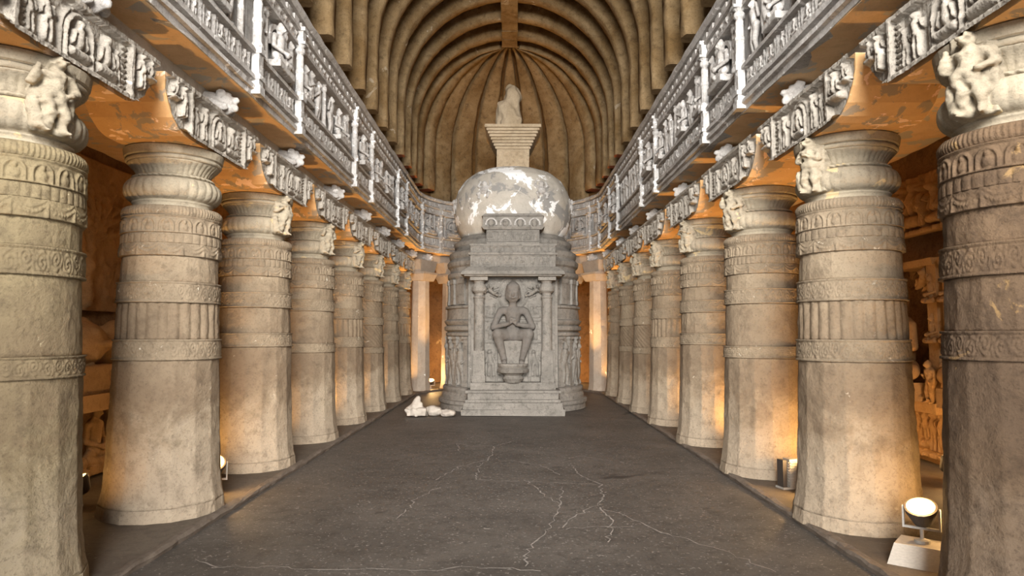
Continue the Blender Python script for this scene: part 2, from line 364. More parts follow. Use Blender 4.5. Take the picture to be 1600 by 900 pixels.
def dwarf():
    p = face((0, -.08, .78), .15)[:-1]
    p += [('e', (0, -.04, .42), (.22, .2, .22)), ('c', (-.12, 0, .6), (.12, 0, .6), .1, .1),
          ('c', (-.2, 0, .62), (-.34, -.02, .7), .07, .06), ('c', (-.34, -.02, .7), (-.24, 0, .92), .06, .055),
          ('c', (.2, 0, .62), (.34, -.02, .7), .07, .06), ('c', (.34, -.02, .7), (.24, 0, .92), .06, .055),
          ('c', (-.12, 0, .3), (-.28, -.16, .26), .1, .08), ('c', (-.28, -.16, .26), (-.2, -.1, .03), .07, .05), ('c', (-.2, -.1, .03), (-.24, -.2, .03), .05, .04),
          ('c', (.12, 0, .3), (.28, -.16, .26), .1, .08), ('c', (.28, -.16, .26), (.2, -.1, .03), .07, .05), ('c', (.2, -.1, .03), (.24, -.2, .03), .05, .04)]
    return p

def flyer():
    p = face((-.2, -.1, .26), .085)
    p += [('c', (-.16, -.06, .16), (.04, -.03, .04), .1, .085), ('c', (.04, -.03, .04), (.24, -.02, .1), .08, .055), ('c', (.24, -.02, .1), (.42, 0, -.02), .055, .035),
          ('c', (.04, -.03, .02), (.22, -.02, -.06), .08, .055), ('c', (.22, -.02, -.06), (.4, 0, -.1), .055, .035),
          ('c', (-.24, -.06, .14), (-.36, -.1, .05), .045, .035), ('c', (-.36, -.1, .05), (-.4, -.12, .2), .035, .03), ('c', (-.12, -.06, .2), (.04, -.1, .28), .045, .035),
          ('c', (.05, 0, .2), (.3, .02, .28), .03, .02), ('c', (-.1, .02, -.06), (.2, .04, -.16), .04, .03)]
    return p

STAND = [sdf_mesh('standing_figure', standing(i), 0.016, M_FRZ, 0.012, 0.004, 24) for i in range(3)]
SEAT = sdf_mesh('seated_figure', seated(), 0.016, M_FRZ, 0.014, 0.004, 20)
DWARF = sdf_mesh('dwarf_figure', dwarf(), 0.028, M_FRZ, 0.03, 0.01, 14)
FLY = sdf_mesh('flying_figure', flyer(), 0.022, M_FRZ, 0.03, 0.008, 16)

# ------------------------------------------------------------------ height-field reliefs (local x right, z up, front = -y)
def relief(name, x0, x1, z0, z1, d, hf, mat, mask=None, base=0.0, close=0.03):
    nx = max(2, int((x1 - x0) / d)); nz = max(2, int((z1 - z0) / d))
    xs = np.linspace(x0, x1, nx); zs = np.linspace(z0, z1, nz); X, Z = np.meshgrid(xs, zs)
    H = hf(X, Z); V = np.stack([X, -H - base, Z], -1).reshape(-1, 3)
    i = np.arange(nz * nx).reshape(nz, nx)
    F = np.stack([i[:-1, :-1], i[:-1, 1:], i[1:, 1:], i[1:, :-1]], -1).reshape(-1, 4)
    if mask is not None:
        k = mask(X, Z).reshape(-1); F = F[k[F].all(1)]
    me_v = V
    # skirt on the outer edge
    ring = np.concatenate([i[0, :], i[1:, -1], i[-1, -2::-1], i[-2:0:-1, 0]])
    if mask is None:
        sk = V[ring].copy(); sk[:, 1] = close; n = len(V); me_v = np.concatenate([V, sk]); m = len(ring)
        a = np.arange(m); b = (a + 1) % m
        F = np.concatenate([F, np.stack([ring[b], ring[a], n + a, n + b], 1)])
    return mesh(name, me_v, F, mat, True)

def bulge(H, X, Z, ax, az, bx, bz, r, dep):
    dx, dz = bx - ax, bz - az; l = dx * dx + dz * dz + 1e-9
    t = np.clip(((X - ax) * dx + (Z - az) * dz) / l, 0, 1); q = np.hypot(X - ax - t * dx, Z - az - t * dz)
    np.maximum(H, dep * np.sqrt(np.clip(1 - (q / r) ** 2, 0, 1)), out=H)
def fig2(H, X, Z, cx, cz, s, dep, kind=0):
    def b(*a): bulge(H, X, Z, cx + a[0] * s, cz + a[1] * s, cx + a[2] * s, cz + a[3] * s, a[4] * s, dep * a[5])
    if kind == 0:      # seated
        b(0, .84, 0, .84, .13, 1.0); b(0, .4, 0, .66, .16, .9); b(-.3, .15, .3, .15, .13, 1.0); b(-.18, .62, -.27, .36, .07, .8); b(.18, .62, .27, .36, .07, .8)
    else:              # standing
        l = -.06 if kind == 1 else .06
        b(l, .9, l, .9, .09, 1.0); b(0, .5, l, .74, .11, .9); b(-.07, .45, -.08, .05, .07, .8); b(.07, .45, .09, .05, .07, .8)
        b(-.13, .74, -.2, .52, .045, .7); b(.13, .74, .2 if kind == 1 else .24, .6, .045, .7)

# ------------------------------------------------------------------ path of nave wall: left side, apse, right side
LS = YC - Y0; LA = pi * RF
def frame(s):
    if s < LS: return XC - RF, Y0 + s, 1.0, 0.0, pi / 2
    if s < LS + LA:
        p = (s - LS) / RF; return XC - RF * cos(p), YC + RF * sin(p), cos(p), -sin(p), pi / 2 - p
    return XC + RF, YC - (s - LS - LA), -1.0, 0.0, -pi / 2
STOT = 2 * LS + LA
def s_left(y): return y - Y0
def s_right(y): return LS + LA + (YC - y)
def path_samples(s0, s1, step=0.25, fine=0.13):
    out = [s0]; s = s0
    while s < s1 - 1e-6:
        s = min(s1, s + (fine if LS - 0.01 <= s < LS + LA else step))
        for brk in (LS, LS + LA):
            if out[-1] < brk - 1e-6 < s: s = brk
        out.append(s)
    return out
def sweep(name, prof, s0, s1, mat, step=0.5, jit=0.0, closed=True):
    ss = path_samples(s0, s1, step); V = []; n = len(prof)
    for s in ss:
        x, y, nx, ny, a = frame(min(s, STOT))
        for (q, z) in prof:
            j = random.uniform(-jit, jit) if jit else 0
            V.append((x + nx * (q + j), y + ny * (q + j), z + (random.uniform(-jit, jit) if jit else 0)))
    F = []; m = n if closed else n - 1
    for k in range(len(ss) - 1):
        for i in range(m):
            j = (i + 1) % n; F.append((k * n + i, (k + 1) * n + i, (k + 1) * n + j, k * n + j))
    if closed: F += [tuple(range(n)), tuple(range((len(ss) - 1) * n + n - 1, (len(ss) - 1) * n - 1, -1))]
    return mesh(name, V, F, mat)

# ================================================================== THE SETTING
def grid_plane(name, x0, x1, y0, y1, z, d, mat, amp=0.006):
    nx = int((x1 - x0) / d) + 2; ny = int((y1 - y0) / d) + 2
    X, Y = np.meshgrid(np.linspace(x0, x1, nx), np.linspace(y0, y1, ny)); P = np.stack([X, Y, X * 0], -1)
    Z = z + amp * fbm(P * 1.3, 3, 5) - amp
    V = np.stack([X, Y, Z], -1).reshape(-1, 3); i = np.arange(nx * ny).reshape(ny, nx)
    F = np.stack([i[:-1, :-1], i[:-1, 1:], i[1:, 1:], i[1:, :-1]], -1).reshape(-1, 4)
    return mesh(name, V, F, mat, True)
floor = link('floor', grid_plane('floor', -5.6, 5.6, -2.5, 24.0, 0.0, 0.12, M_FLOOR)); tag(floor, kind='structure')

# cracks of the floor filled with pale mortar (measured on the ground, metres)
def ground(px, py):
    p = radians(3.914); v = (450 - py) / 1067; u = (px - 800) / 1067
    fw = cos(p) - v * sin(p); up = sin(p) + v * cos(p); t = -1.6 / up
    return u * t, fw * t
CR = [[(905, 215), (900, 255), (880, 300), (850, 325), (832, 350), (828, 380)], [(800, 120), (762, 130), (755, 150), (730, 175), (725, 200)],
      [(690, 125), (715, 130), (760, 128)], [(830, 200), (870, 235), (900, 250)], [(920, 165), (940, 190), (985, 210), (990, 240), (970, 255), (930, 275), (905, 300)],
      [(975, 258), (1040, 275), (1100, 305), (1180, 330), (1250, 350), (1350, 392)], [(915, 303), (970, 296), (1055, 298)],
      [(180, 383), (300, 380), (400, 388), (530, 385), (620, 390), (700, 380), (860, 390)], [(770, 162), (800, 160), (860, 170), (900, 190)],
      [(640, 200), (690, 172), (760, 155)], [(725, 200), (830, 203), (985, 210)], [(650, 215), (600, 240), (560, 280)], [(985, 258), (1010, 285), (1000, 330)], [(135, 366), (185, 382)],
      [(900, 160), (940, 150), (1010, 160)], [(690, 140), (685, 122), (720, 110)]]
for c in CR:
    pts = [ground(200 + x * .75, 600 + y * .75) for x, y in c]
    fine = []
    for a, b in zip(pts, pts[1:]):
        n = max(2, int(math.dist(a, b) / 0.06))
        for k in range(n):
            t = k / n; fine.append((a[0] + (b[0] - a[0]) * t + random.gauss(0, .014), a[1] + (b[1] - a[1]) * t + random.gauss(0, .014)))
    fine.append(pts[-1]); V = []; F = []
    for k, (x, y) in enumerate(fine):
        a = fine[max(0, k - 1)]; b = fine[min(len(fine) - 1, k + 1)]; l = math.dist(a, b) + 1e-6; nx, ny = -(b[1] - a[1]) / l, (b[0] - a[0]) / l
        w_ = 0.005 * random.uniform(0.3, 1.6)
        V += [(x + nx * w_, y + ny * w_, .001), (x - nx * w_, y - ny * w_, .001)]
        if k: F.append((2 * k - 2, 2 * k - 1, 2 * k + 1, 2 * k))
    link('crack', mesh('crack', V, F, M_CRACK), floor)

# aisle floor (3 cm higher, outside the kerb line) and the kerb itself
V = []; F = []; ss = path_samples(0, STOT, 0.4)
for s in ss:
    x, y, nx, ny, a = frame(min(s, STOT))
    for q, z in ((-0.04, -0.05), (-0.04, 0.034), (-0.9, 0.036), (-1.8, 0.03), (-3.2, 0.03)): V.append((x + nx * q, y + ny * q, z))
for k in range(len(ss) - 1):
    for i in range(4): F.append((k * 5 + i, (k + 1) * 5 + i, (k + 1) * 5 + i + 1, k * 5 + i + 1))
tag(link('floor_aisle', mesh('floor_aisle', V, F, M_AFLOOR)), kind='structure')
for nm, a, b in (('trim_1', 0, LS), ('trim_2', LS, LS + LA), ('trim_3', LS + LA, STOT)):
    tag(link(nm, sweep(nm, [(-0.02, -0.04), (0.0, 0.03), (-0.015, 0.047), (-0.06, 0.05), (-0.09, 0.036), (-0.09, -0.04)], a, b, M_KERB, 0.12, 0.008)), kind='structure')

# aisle walls and the wall behind the apse
def wall_side(name, sx):
    ny, nz = 130, 44; ys = np.linspace(-2.0, YC, ny); zs = np.linspace(-0.1, 4.3, nz); Yg, Zg = np.meshgrid(ys, zs)
    X = sx * (5.25 + 0.05 * fbm(np.stack([Yg * 1.5, Zg * 1.5, Yg * 0], -1), 4, 11)) + XC
    i = np.arange(ny * nz).reshape(nz, ny); F = np.stack([i[:-1, :-1], i[:-1, 1:], i[1:, 1:], i[1:, :-1]], -1).reshape(-1, 4)
    return tag(link(name, mesh(name, np.stack([X, Yg, Zg], -1).reshape(-1, 3), F, M_WALL, True)), kind='structure')
wall_l = wall_side('wall_left', -1); wall_r = wall_side('wall_right', 1)
nt_, nz = 120, 44; tt = np.linspace(0, pi, nt_); zs = np.linspace(-0.1, 4.3, nz); T, Zg = np.meshgrid(tt, zs)
R = 5.25 + 0.09 * fbm(np.stack([T * 6, Zg * 1.4, T * 0], -1), 4, 21)
i = np.arange(nt_ * nz).reshape(nz, nt_); F = np.stack([i[:-1, :-1], i[:-1, 1:], i[1:, 1:], i[1:, :-1]], -1).reshape(-1, 4)
tag(link('wall_back', mesh('wall_back', np.stack([XC + R * np.cos(T), YC + R * np.sin(T), Zg], -1).reshape(-1, 3), F, M_WALL, True)), kind='structure')

# front wall behind the camera: doorway and great arched window that let the daylight in
V = []; F = []
def wl(P): 
    n = len(V); m = len(P)
    for y in (-1.5, -0.95): V.extend([(x, y, z) for x, z in P])
    F.append(list(range(n, n + m))); F.append(list(range(n + 2 * m - 1, n + m - 1, -1)))
    for k in range(m): F.append([n + k, n + m + k, n + m + (k + 1) % m, n + (k + 1) % m])
for sx in (-1, 1):
    wl([(sx * 5.7, -.1), (sx * 1.3, -.1), (sx * 1.3, 3.0), (sx * 5.7, 3.0)])
wl([(-5.7, 3.0), (5.7, 3.0), (5.7, 3.7), (-5.7, 3.7)])
arc = [(2.35 * cos(t), 5.0 + 2.1 * sin(t)) for t in np.linspace(0, pi, 17)]
for sx in (-1, 1):
    wl([(sx * 2.35, 3.7), (sx * 5.7, 3.7), (sx * 5.7, 5.0), (sx * 2.35, 5.0)])
for a, b in zip(arc, arc[1:]): wl([a, b, (b[0] * 2.43, 5.0 + (b[1] - 5.0) * 2.5), (a[0] * 2.43, 5.0 + (a[1] - 5.0) * 2.5)])
tag(link('wall_front', mesh('wall_front', V, F, M_WALL)), kind='structure')

# ceiling: barrel vault over the nave + half dome over the apse
RV = 2.82; RI = 2.42; ZS = 6.98
prof = [(-RV, 5.3 + (ZS - 5.3) * k / 6) for k in range(6)] + [(-RV * cos(t), ZS + RV * sin(t)) for t in np.linspace(0, pi, 33)] + [(RV, ZS - (ZS - 5.3) * k / 6) for k in range(1, 7)]
V = []; F = []; ysv = np.linspace(-1.0, YC, 60); n = len(prof)
for y in ysv: V += [(XC + x, y, z) for x, z in prof]
for k in range(len(ysv) - 1):
    for i in range(n - 1): F.append((k * n + i, k * n + i + 1, (k + 1) * n + i + 1, (k + 1) * n + i))
half = [(RV, 5.3 + (ZS - 5.3) * k / 6) for k in range(6)] + [(RV * cos(t), ZS + RV * sin(t)) for t in np.linspace(0, pi / 2, 20)]
b = len(V); n = len(half); na = 49
for t in np.linspace(0, pi, na): V += [(XC + r * cos(t), YC + r * sin(t), z) for r, z in half]
for k in range(na - 1):
    for i in range(n - 1): F.append((b + k * n + i, b + (k + 1) * n + i, b + (k + 1) * n + i + 1, b + k * n + i + 1))
V = np.array(V); V += (0.02 * np.stack([fbm(V * 2.2, 3, 31), fbm(V * 2.2, 3, 32), fbm(V * 2.2, 3, 33)], -1))
ceiling = tag(link('ceiling', mesh('ceiling', V, F, M_VAULT, True)), kind='structure')

ZE = 5.70           # lower ends of the ribs
def rib_section(wd, dp):
    return [(-wd, dp), (-wd, 0.035), (-wd * 0.8, 0.0), (0, -0.008), (wd * 0.8, 0.0), (wd, 0.035), (wd, dp)]
def rib_mesh(line, wd, dp, seed, red=False, taper=None):
    """line: (r, z, nr, nz) inner profile with outward direction; local x = radial, local y = across"""
    rr = random.Random(seed); V = []; sec0 = rib_section(1, dp); n = len(sec0)
    for k, (r, z, nr, nz_) in enumerate(line):
        w_ = wd * (taper(k / (len(line) - 1)) if taper else 1) * rr.uniform(0.94, 1.05)
        for (q, d) in rib_section(w_, dp):
            e = rr.uniform(-0.014, 0.014); V.append((r + nr * (d + e), q + rr.uniform(-0.012, 0.012), z + nz_ * (d + e)))
    F = [(k * n + i, (k + 1) * n + i, (k + 1) * n + i + 1, k * n + i + 1) for k in range(len(line) - 1) for i in range(n - 1)]
    caps = [tuple(range(n))]
    if line[-1][1] < ZS: caps.append(tuple(range((len(line) - 1) * n + n - 1, (len(line) - 1) * n - 1, -1)))
    me = mesh('rib', V, F + caps, [M_RIB, M_REDEND])
    for p in me.polygons:
        p.use_smooth = len(p.vertices) == 4
        if red and len(p.vertices) > 4: p.material_index = 1
    return me
leg = [(RI, ZE + (ZS - ZE) * k / 5, 1, 0) for k in range(5)]
half_line = leg + [(RI * cos(t), ZS + RI * sin(t), cos(t), sin(t)) for t in np.linspace(0, pi / 2, 15)]
full_line = half_line + [(-r, z, -a, c) for r, z, a, c in half_line[-2::-1]]
ring_y = [5.05 + 1.04 * k for k in range(13)]
broken_right = 11
for k, y in enumerate(ring_y):
    m_ = rib_mesh(full_line, 0.135, 0.46, 100 + k, red=y > 15)
    link('rib', m_, ceiling, (XC, y, 0))
napse = 11
for k in range(napse):
    t = pi * (k + 0.5) / napse
    low = 2 <= k <= napse - 3
    line = [(r + (.12 if low else 0) * nr, z + (.12 if low else 0) * nz_, nr, nz_) for r, z, nr, nz_ in (half_line[:-1] if not low else [(RI, 5.4, 1, 0)] + half_line[:-1])]
    me = rib_mesh(line, 0.30 if low else 0.19, 0.46, 300 + k, red=True, taper=lambda q: 1.0 if q < 0.35 else max(0.12, cos((q - 0.35) / 0.65 * pi / 2)))
    link('rib', me, ceiling, (XC, YC, 0), (0, 0, t))
rb = MB()
ysb = np.linspace(4.6, 17.95, 28)
for a, b_ in zip(ysb, ysb[1:]): rb.box(XC - .2, XC + .2, a, b_, ZS + RI - .06, ZS + RI + .2, 0.012)
part('ridge_beam', rb, M_RIB, ceiling)

# aisle ceilings (flat, painted) and the beam over the pillars
for nm, a, b_ in (('aisle_soffit', 0, LS), ('aisle_soffit', LS, LS + LA), ('aisle_soffit', LS + LA, STOT)):
    link(nm, sweep(nm, [(-0.3, 3.95), (-3.4, 3.95), (-3.4, 4.15), (-0.3, 4.15)], a, b_, M_SOFFIT, 0.4), ceiling)
for nm, a, b_ in (('trim_4', 0, LS), ('trim_5', LS, LS + LA), ('trim_6', LS + LA, STOT)):
    tag(link(nm, sweep(nm, [(-0.36, 3.69), (-0.36, 3.96), (-0.86, 3.96), (-0.86, 3.69)], a, b_, M_BEAM, 0.3, 0.006)), kind='structure')
for nm, a, b_ in (('trim_7', 0, LS), ('trim_8', LS, LS + LA), ('trim_9', LS + LA, STOT)):   # painted soffit under the frieze
    tag(link(nm, sweep(nm, [(-0.012, 3.93), (-0.012, 3.98), (-0.5, 3.98), (-0.5, 3.93)], a, b_, M_SOFFIT, 0.3, 0.003)), kind='structure')

# ================================================================== FRIEZES
ZK0 = [3.9, 3.93, 4.19, 4.45, 4.5, 4.95, 5.0, 5.12, 5.18, 5.36, 5.5]; ZK1 = [3.9, 3.93, 4.13, 4.35, 4.41, 5.02, 5.06, 5.19, 5.245, 5.39, 5.5]
def zr(z): return float(np.interp(z, ZK0, ZK1))
def zmap(me):
    for v in me.vertices: v.co.z = zr(v.co.z)
    return me
def pilaster_mesh(name, big=True):
    w_ = 0.056 if big else 0.036; m = MB()
    if big:
        m.box(-w_ * 1.15, w_ * 1.15, -.075, .02, 3.95, 4.06); m.box(-w_, w_, -.06, .02, 4.06, 4.14); m.box(-w_ * 1.15, w_ * 1.15, -.075, .02, 4.14, 4.2)
        m.box(-w_, w_, -.055, .02, 4.2, 4.45); m.box(-w_ * 1.2, w_ * 1.2, -.08, .02, 4.45, 4.5)
    m.lathe([(w_ * 1.1, 4.5), (w_ * 1.1, 4.53), (w_ * .85, 4.55), (w_ * .85, 4.7), (w_ * .95, 4.705), (w_ * .95, 4.73), (w_ * .8, 4.735), (w_ * .78, 4.86), (w_ * .6, 4.87), (w_ * 1.05, 4.89), (w_ * 1.05, 4.92), (w_ * .7, 4.935), (w_ * 1.2, 4.96)], 10, 0, -.01)
    if big:
        m.box(-w_ * 1.2, w_ * 1.2, -.09, .03, 4.96, 5.0); m.box(-w_, w_, -.06, .02, 5.0, 5.12); m.box(-w_ * 1.2, w_ * 1.2, -.085, .02, 5.12, 5.17)
    return m.build(name, M_PIL if big else M_FRZ)
PILA = zmap(pilaster_mesh('pilaster')); COLON = zmap(pilaster_mesh('colonnette', False))
def arch_mesh():
    V = []; F = []; n = 14
    for k in range(n + 1):
        t = -0.3 + (pi + .6) * k / n
        for r, y in ((.17, 0.01), (.17, -.05), (.13, -.05), (.13, 0.01)): V.append((r * cos(t), y, r * sin(t)))
    for k in range(n):
        for i in range(4): F.append((4 * k + i, 4 * k + (i + 1) % 4, 4 * k + 4 + (i + 1) % 4, 4 * k + 4 + i))
    return mesh('niche_arch', V, F, M_FRZ)
ARCH = arch_mesh()
CELL = MB().box(-.085, .085, -.04, .02, 5.19, 5.33, 0.004).build('coping_block', M_FRZ); zmap(CELL)
def dado_hf(seed):
    r = random.Random(seed)
    def hf(X, Z):
        H = np.zeros_like(X); fig2(H, X, Z, 0, 4.235, .19, .035, r.choice((0, 0, 1, 2)))
        np.maximum(H, .03 * (np.abs(np.abs(X) - .105) < .012), out=H)
        return H + .004 * fbm(np.stack([X * 30, Z * 30, X * 0], -1), 2, seed)
    return hf
DADO = [relief('small_carved_figure', -.118, .118, 4.215, 4.435, .012, dado_hf(40 + i), M_FRZ) for i in range(5)]
for m_ in DADO: zmap(m_)
def garl(X, Z):
    v = (Z - 5.0) / .12; u = np.mod(X / .16, 1) - .5
    H = .018 * np.exp(-((v - .3 - 1.6 * u * u) / .16) ** 2) + .02 * np.exp(-((np.abs(u) - .5) / .1) ** 2) * (v < .8) + .012 * ((v > .88) | (v < .06))
    return H
def garland_piece(L_): return relief('garland_band', 0, L_, 5.0, 5.12, .012, garl, M_FRZ)
GARL = zmap(garland_piece(0.32))
CORB = sdf_mesh('dwarf_corbel', [('e', (0, -.17, .1), (.13, .12, .14)), ('e', (0, -.29, .13), (.05, .05, .045)), ('e', (-.1, -.16, .2), (.05, .06, .06)), ('e', (.1, -.16, .2), (.05, .06, .06)),
        ('c', (0, .1, .14), (0, -.12, .08), .13, .13), ('c', (-.13, -.02, .1), (-.15, -.2, .02), .06, .05), ('c', (.13, -.02, .1), (.15, -.2, .02), .06, .05), ('c', (0, -.26, .04), (0, -.2, 0), .06, .05)], .016, M_FRZ, .03, .012, 22)

def frieze(label, s0, s1, pil, col_s, seed):
    fr = thing('carved_frieze', label, 'frieze'); r = random.Random(seed)
    sw = lambda nm, prof, jit=0.003: link(nm, sweep(nm, [(q, zr(z)) for q, z in prof], s0, s1, M_FRZ, 0.3, jit), fr)
    sw('sill_moulding', [(-.3, 3.94), (0, 3.93), (.005, 4.0), (.04, 4.01), (.04, 4.065), (0, 4.07), (0, 4.12), (.045, 4.13), (.045, 4.19), (-.3, 4.19)], 0.006)
    sw('dado_back', [(-.3, 4.19), (-.02, 4.19), (-.02, 4.45), (-.3, 4.45)])
    sw('ledge', [(-.3, 4.45), (.045, 4.45), (.05, 4.475), (.03, 4.5), (-.3, 4.5)])
    sw('rail', [(-.3, 4.95), (.03, 4.95), (.03, 5.0), (-.3, 5.0)])
    sw('garland_back', [(-.3, 5.0), (0, 5.0), (0, 5.12), (-.3, 5.12)])
    sw('fillet', [(-.3, 5.12), (.05, 5.12), (.06, 5.15), (.02, 5.18), (-.3, 5.18)])
    sw('upper_back', [(-.3, 5.18), (-.03, 5.18), (-.03, 5.36), (-.3, 5.36)])
    sw('coping', [(-.35, 5.36), (.03, 5.36), (.06, 5.4), (.06, 5.46), (.02, 5.5), (-.35, 5.5)], 0.008)
    def put(nm, me, s, q=0.0, z=0.0, parent=fr, sc=(1, 1, 1)):
        x, y, nx, ny, a = frame(s); return link(nm, me, parent, (x + nx * q, y + ny * q, z), (0, 0, a), sc)
    ends = [s0] + [p for p in pil if s0 < p < s1] + [s1]
    for p in pil:
        if s0 <= p <= s1: put('pilaster', PILA, p, .02)
    for a, b in zip(ends, ends[1:]):
        wide = b - a
        if wide < 0.3: continue
        pan = link('relief_panel', sweep('relief_panel', [(-.3, 4.4), (-.085, 4.4), (-.085, 5.03), (-.3, 5.03)], a, b, M_FRZ, 0.3, 0.006), fr)
        ins = 0.14
        if wide < 1.6 and wide > 1.0:
            c = (a + b) / 2; put('figure', SEAT, c, .0, 4.415, pan, (.6, .55, .58)); put('niche_arch', ARCH, c, -.06, 4.74, pan, (1.35, 1, 1.3))
            for q in (-.3, .3): put('colonnette', COLON, c + q, -.04, 0, pan)
            for q in (-.45, .45): put('figure', STAND[r.randrange(3)], c + q, -.03, 4.415, pan, (.55 * r.choice((-1, 1)), .5, .57))
        else:
            n = max(1, int((wide - .2) / .3)); st = (wide - .24) / n
            for k in range(n):
                c = a + .12 + st * (k + .5)
                if k % 4 == 3 and n > 4: put('colonnette', COLON, c, -.04, 0, pan); continue
                if r.random() < .25: put('figure', SEAT, c, -.01, 4.415, pan, (.4, .45, .5))
                else: put('figure', STAND[r.randrange(3)], c, -.03, 4.415, pan, (.55 * r.choice((-1, 1)), .5, .57 * r.uniform(.9, 1.02)))
        n = max(1, int((wide - .2) / .25)); st = (wide - .2) / n
        for k in range(n): put('small_carved_figure', DADO[r.randrange(5)], a + .1 + st * (k + .5), -.018)
        n = max(1, int((wide - .2) / .32)); st = (wide - .2) / n
        for k in range(n): put('garland_band', GARL, a + .1 + st * k, .0, 0, fr, (st / .32, 1, 1))
    s = s0 + .12
    while s < s1 - .1: put('coping_block', CELL, s, -.03); s += .26
    for s in col_s: put('dwarf_corbel', CORB, s, -.33, 3.72, fr, (.62, .85, .75))
    return fr

COLL = [4.2, 6.26, 8.32, 10.38, 12.42, 14.4, 16.35, 18.2]
COLR = [3.85, 5.9, 7.97, 10.1, 12.25, 14.1, 15.95, 17.85]
PL = [2.45, 3.8, 6.57, 7.91, 10.75, 12.05, 14.85, 16.1]; PR = [2.85, 4.15, 7.0, 8.3, 11.2, 12.45, 15.3, 16.6]
frieze('grey carved stone frieze above the left row of pillars', 0, LS, [s_left(y) for y in PL], [s_left(y + .1) for y in COLL[:-1]], 1)
frieze('curved carved frieze round the apse behind the domed stupa', LS, LS + LA, [LS + RF * radians(d) for d in (12, 36, 60, 84, 108, 132, 156, 172)], [LS + RF * radians(d) for d in (8, 30, 56, 124, 150, 172)], 2)
frieze('grey carved stone frieze above the right row of pillars', LS + LA, STOT, sorted(s_right(y) for y in PR), sorted(s_right(y + .25) for y in COLR[:-1]), 3)

# ================================================================== PILLARS
def rr(z): return 0.475 - 0.088 * np.clip(z / 2.72, 0, 1)
def rnd(T, z): return rr(z) + 0 * T
def shaft_parts(var):
    """list of (part name, mesh)"""
    L_ = []; A = L_.append; sd = var * 50
    oc = lambda T, z: octo(T + pi / 16, rr(z) * 1.02, 16)
    b1, b2, b3, b4 = [(1.38, 1.56, 1.88, 2.06), (1.46, 1.62, 1.92, 2.10), (1.22, 1.34, 1.80, 1.96), (1.34, 1.47, 1.95, 2.12)][var]
    A(('base_course', lathe_seg('base_course', .03, .14, 4, 96, lambda T, z: octo(T + pi / 16, .525 - .12 * (z - .03), 16), M_COL, False, rough=.006, seed=sd)))
    A(('shaft', lathe_seg('shaft', .14, b1, 60, 192, lambda T, z: oc(T, z) + .03 * np.exp(-(z - .15) / .12), M_COL, True, rough=.005, seed=sd + 1)))
    A(('carved_band', lathe_seg('carved_band', b1, b2, 26, 400, lambda T, z: rr(z) + .010 + 0 * T, M_CARVE, True, hfun=h_scroll(34 + 2 * var, .013), rough=.004, seed=sd + 2)))
    if var == 2: fl = lambda T, z: rr(z) - .016 * np.abs(np.sin((T + (z - b2) * 2.6) * 14))
    elif var == 1: fl = lambda T, z: octo(T, rr(z) * 1.01, 16)
    elif var == 3: fl = lambda T, z: rr(z) + 0 * T
    else: fl = lambda T, z: rr(z) + .008 - .018 * (1 - np.abs(np.sin(T * 14)))
    A(('fluted_shaft', lathe_seg('fluted_shaft', b2, b3, 22, 320, fl, M_COL, True, rough=.005, seed=sd + 3)))
    A(('carved_band', lathe_seg('carved_band', b3, b4, 28, 400, lambda T, z: rr(z) + .012 + 0 * T, M_CARVE, True, hfun=h_scroll(38 - 2 * var, .013), rough=.004, seed=sd + 4)))
    A(('upper_shaft', lathe_seg('upper_shaft', b4, 2.29, 14, 320, (lambda T, z: octo(T, rr(z) * 1.0, 24)) if var != 2 else fl, M_COL, True, rough=.004, seed=sd + 5)))
    A(('swag_band', lathe_seg('swag_band', 2.29, 2.40, 18, 400, lambda T, z: rr(z) + .020 + 0 * T, M_CARVE, True, hfun=h_swag(), rough=.003, seed=sd + 6)))
    A(('petal_band', lathe_seg('petal_band', 2.40, 2.49, 14, 400, lambda T, z: rr(z) + .016 + 0 * T, M_CARVE, True, hfun=h_petal(36 + 4 * var), rough=.003, seed=sd + 7)))
    A(('arcade_band', lathe_seg('arcade_band', 2.49, 2.64, 24, 440, lambda T, z: rr(z) + .016 + 0 * T, M_CARVE, True, hfun=h_arches(18), rough=.003, seed=sd + 8)))
    A(('bead_moulding', lathe_seg('bead_moulding', 2.64, 2.73, 12, 360, lambda T, z: rr(z) + .014 + .014 * np.sin((z - 2.64) / .09 * pi), M_CARVE, True, hfun=h_bead(), rough=.003, seed=sd + 9)))
    return L_
SHAFTS = [shaft_parts(v) for v in range(4)]
def cush(T, z):
    v = np.clip((z - 2.80) / .2, 0, 1); return .33 + .085 * np.sqrt(np.clip(1 - (2 * v - 1) ** 2, 0, 1))
CUSH = lathe_seg('cushion', 2.78, 3.0, 20, 320, cush, M_CAP, True, hfun=lambda T, v: -.009 * (1 - np.abs(np.sin(T * 16))) * win(v, .2), rough=.004, seed=401)
NECK = lathe_seg('neck', 2.73, 2.79, 6, 128, lambda T, z: .345 - .02 * np.sin((z - 2.73) / .06 * pi), M_CAP, True, rough=.003, seed=402)
ROPE = lathe_seg('rope_moulding', 3.0, 3.03, 8, 300, lambda T, z: .33 + .018 * np.sin((z - 3.0) / .03 * pi), M_CAP, True, hfun=lambda T, v: .006 * np.sin(T * 40 + v * 4), rough=.002, seed=403)
BELL = lathe_seg('bell', 3.03, 3.15, 14, 320, lambda T, z: .30 + .09 * ((z - 3.03) / .12) ** 1.6, M_CAP, True, hfun=lambda T, v: .008 * np.abs(np.sin(T * 22)) * win(v, .1), rough=.003, seed=404)
LIPM = lathe_seg('lip', 3.15, 3.19, 6, 128, lambda T, z: .395 + .012 * np.sin((z - 3.15) / .04 * pi), M_CAP, True, rough=.005, seed=405)
ABAC = MB().lathe([(.40, 3.19), (.415, 3.2), (.425, 3.265), (.41, 3.275)], 40).build('abacus', M_CAP)
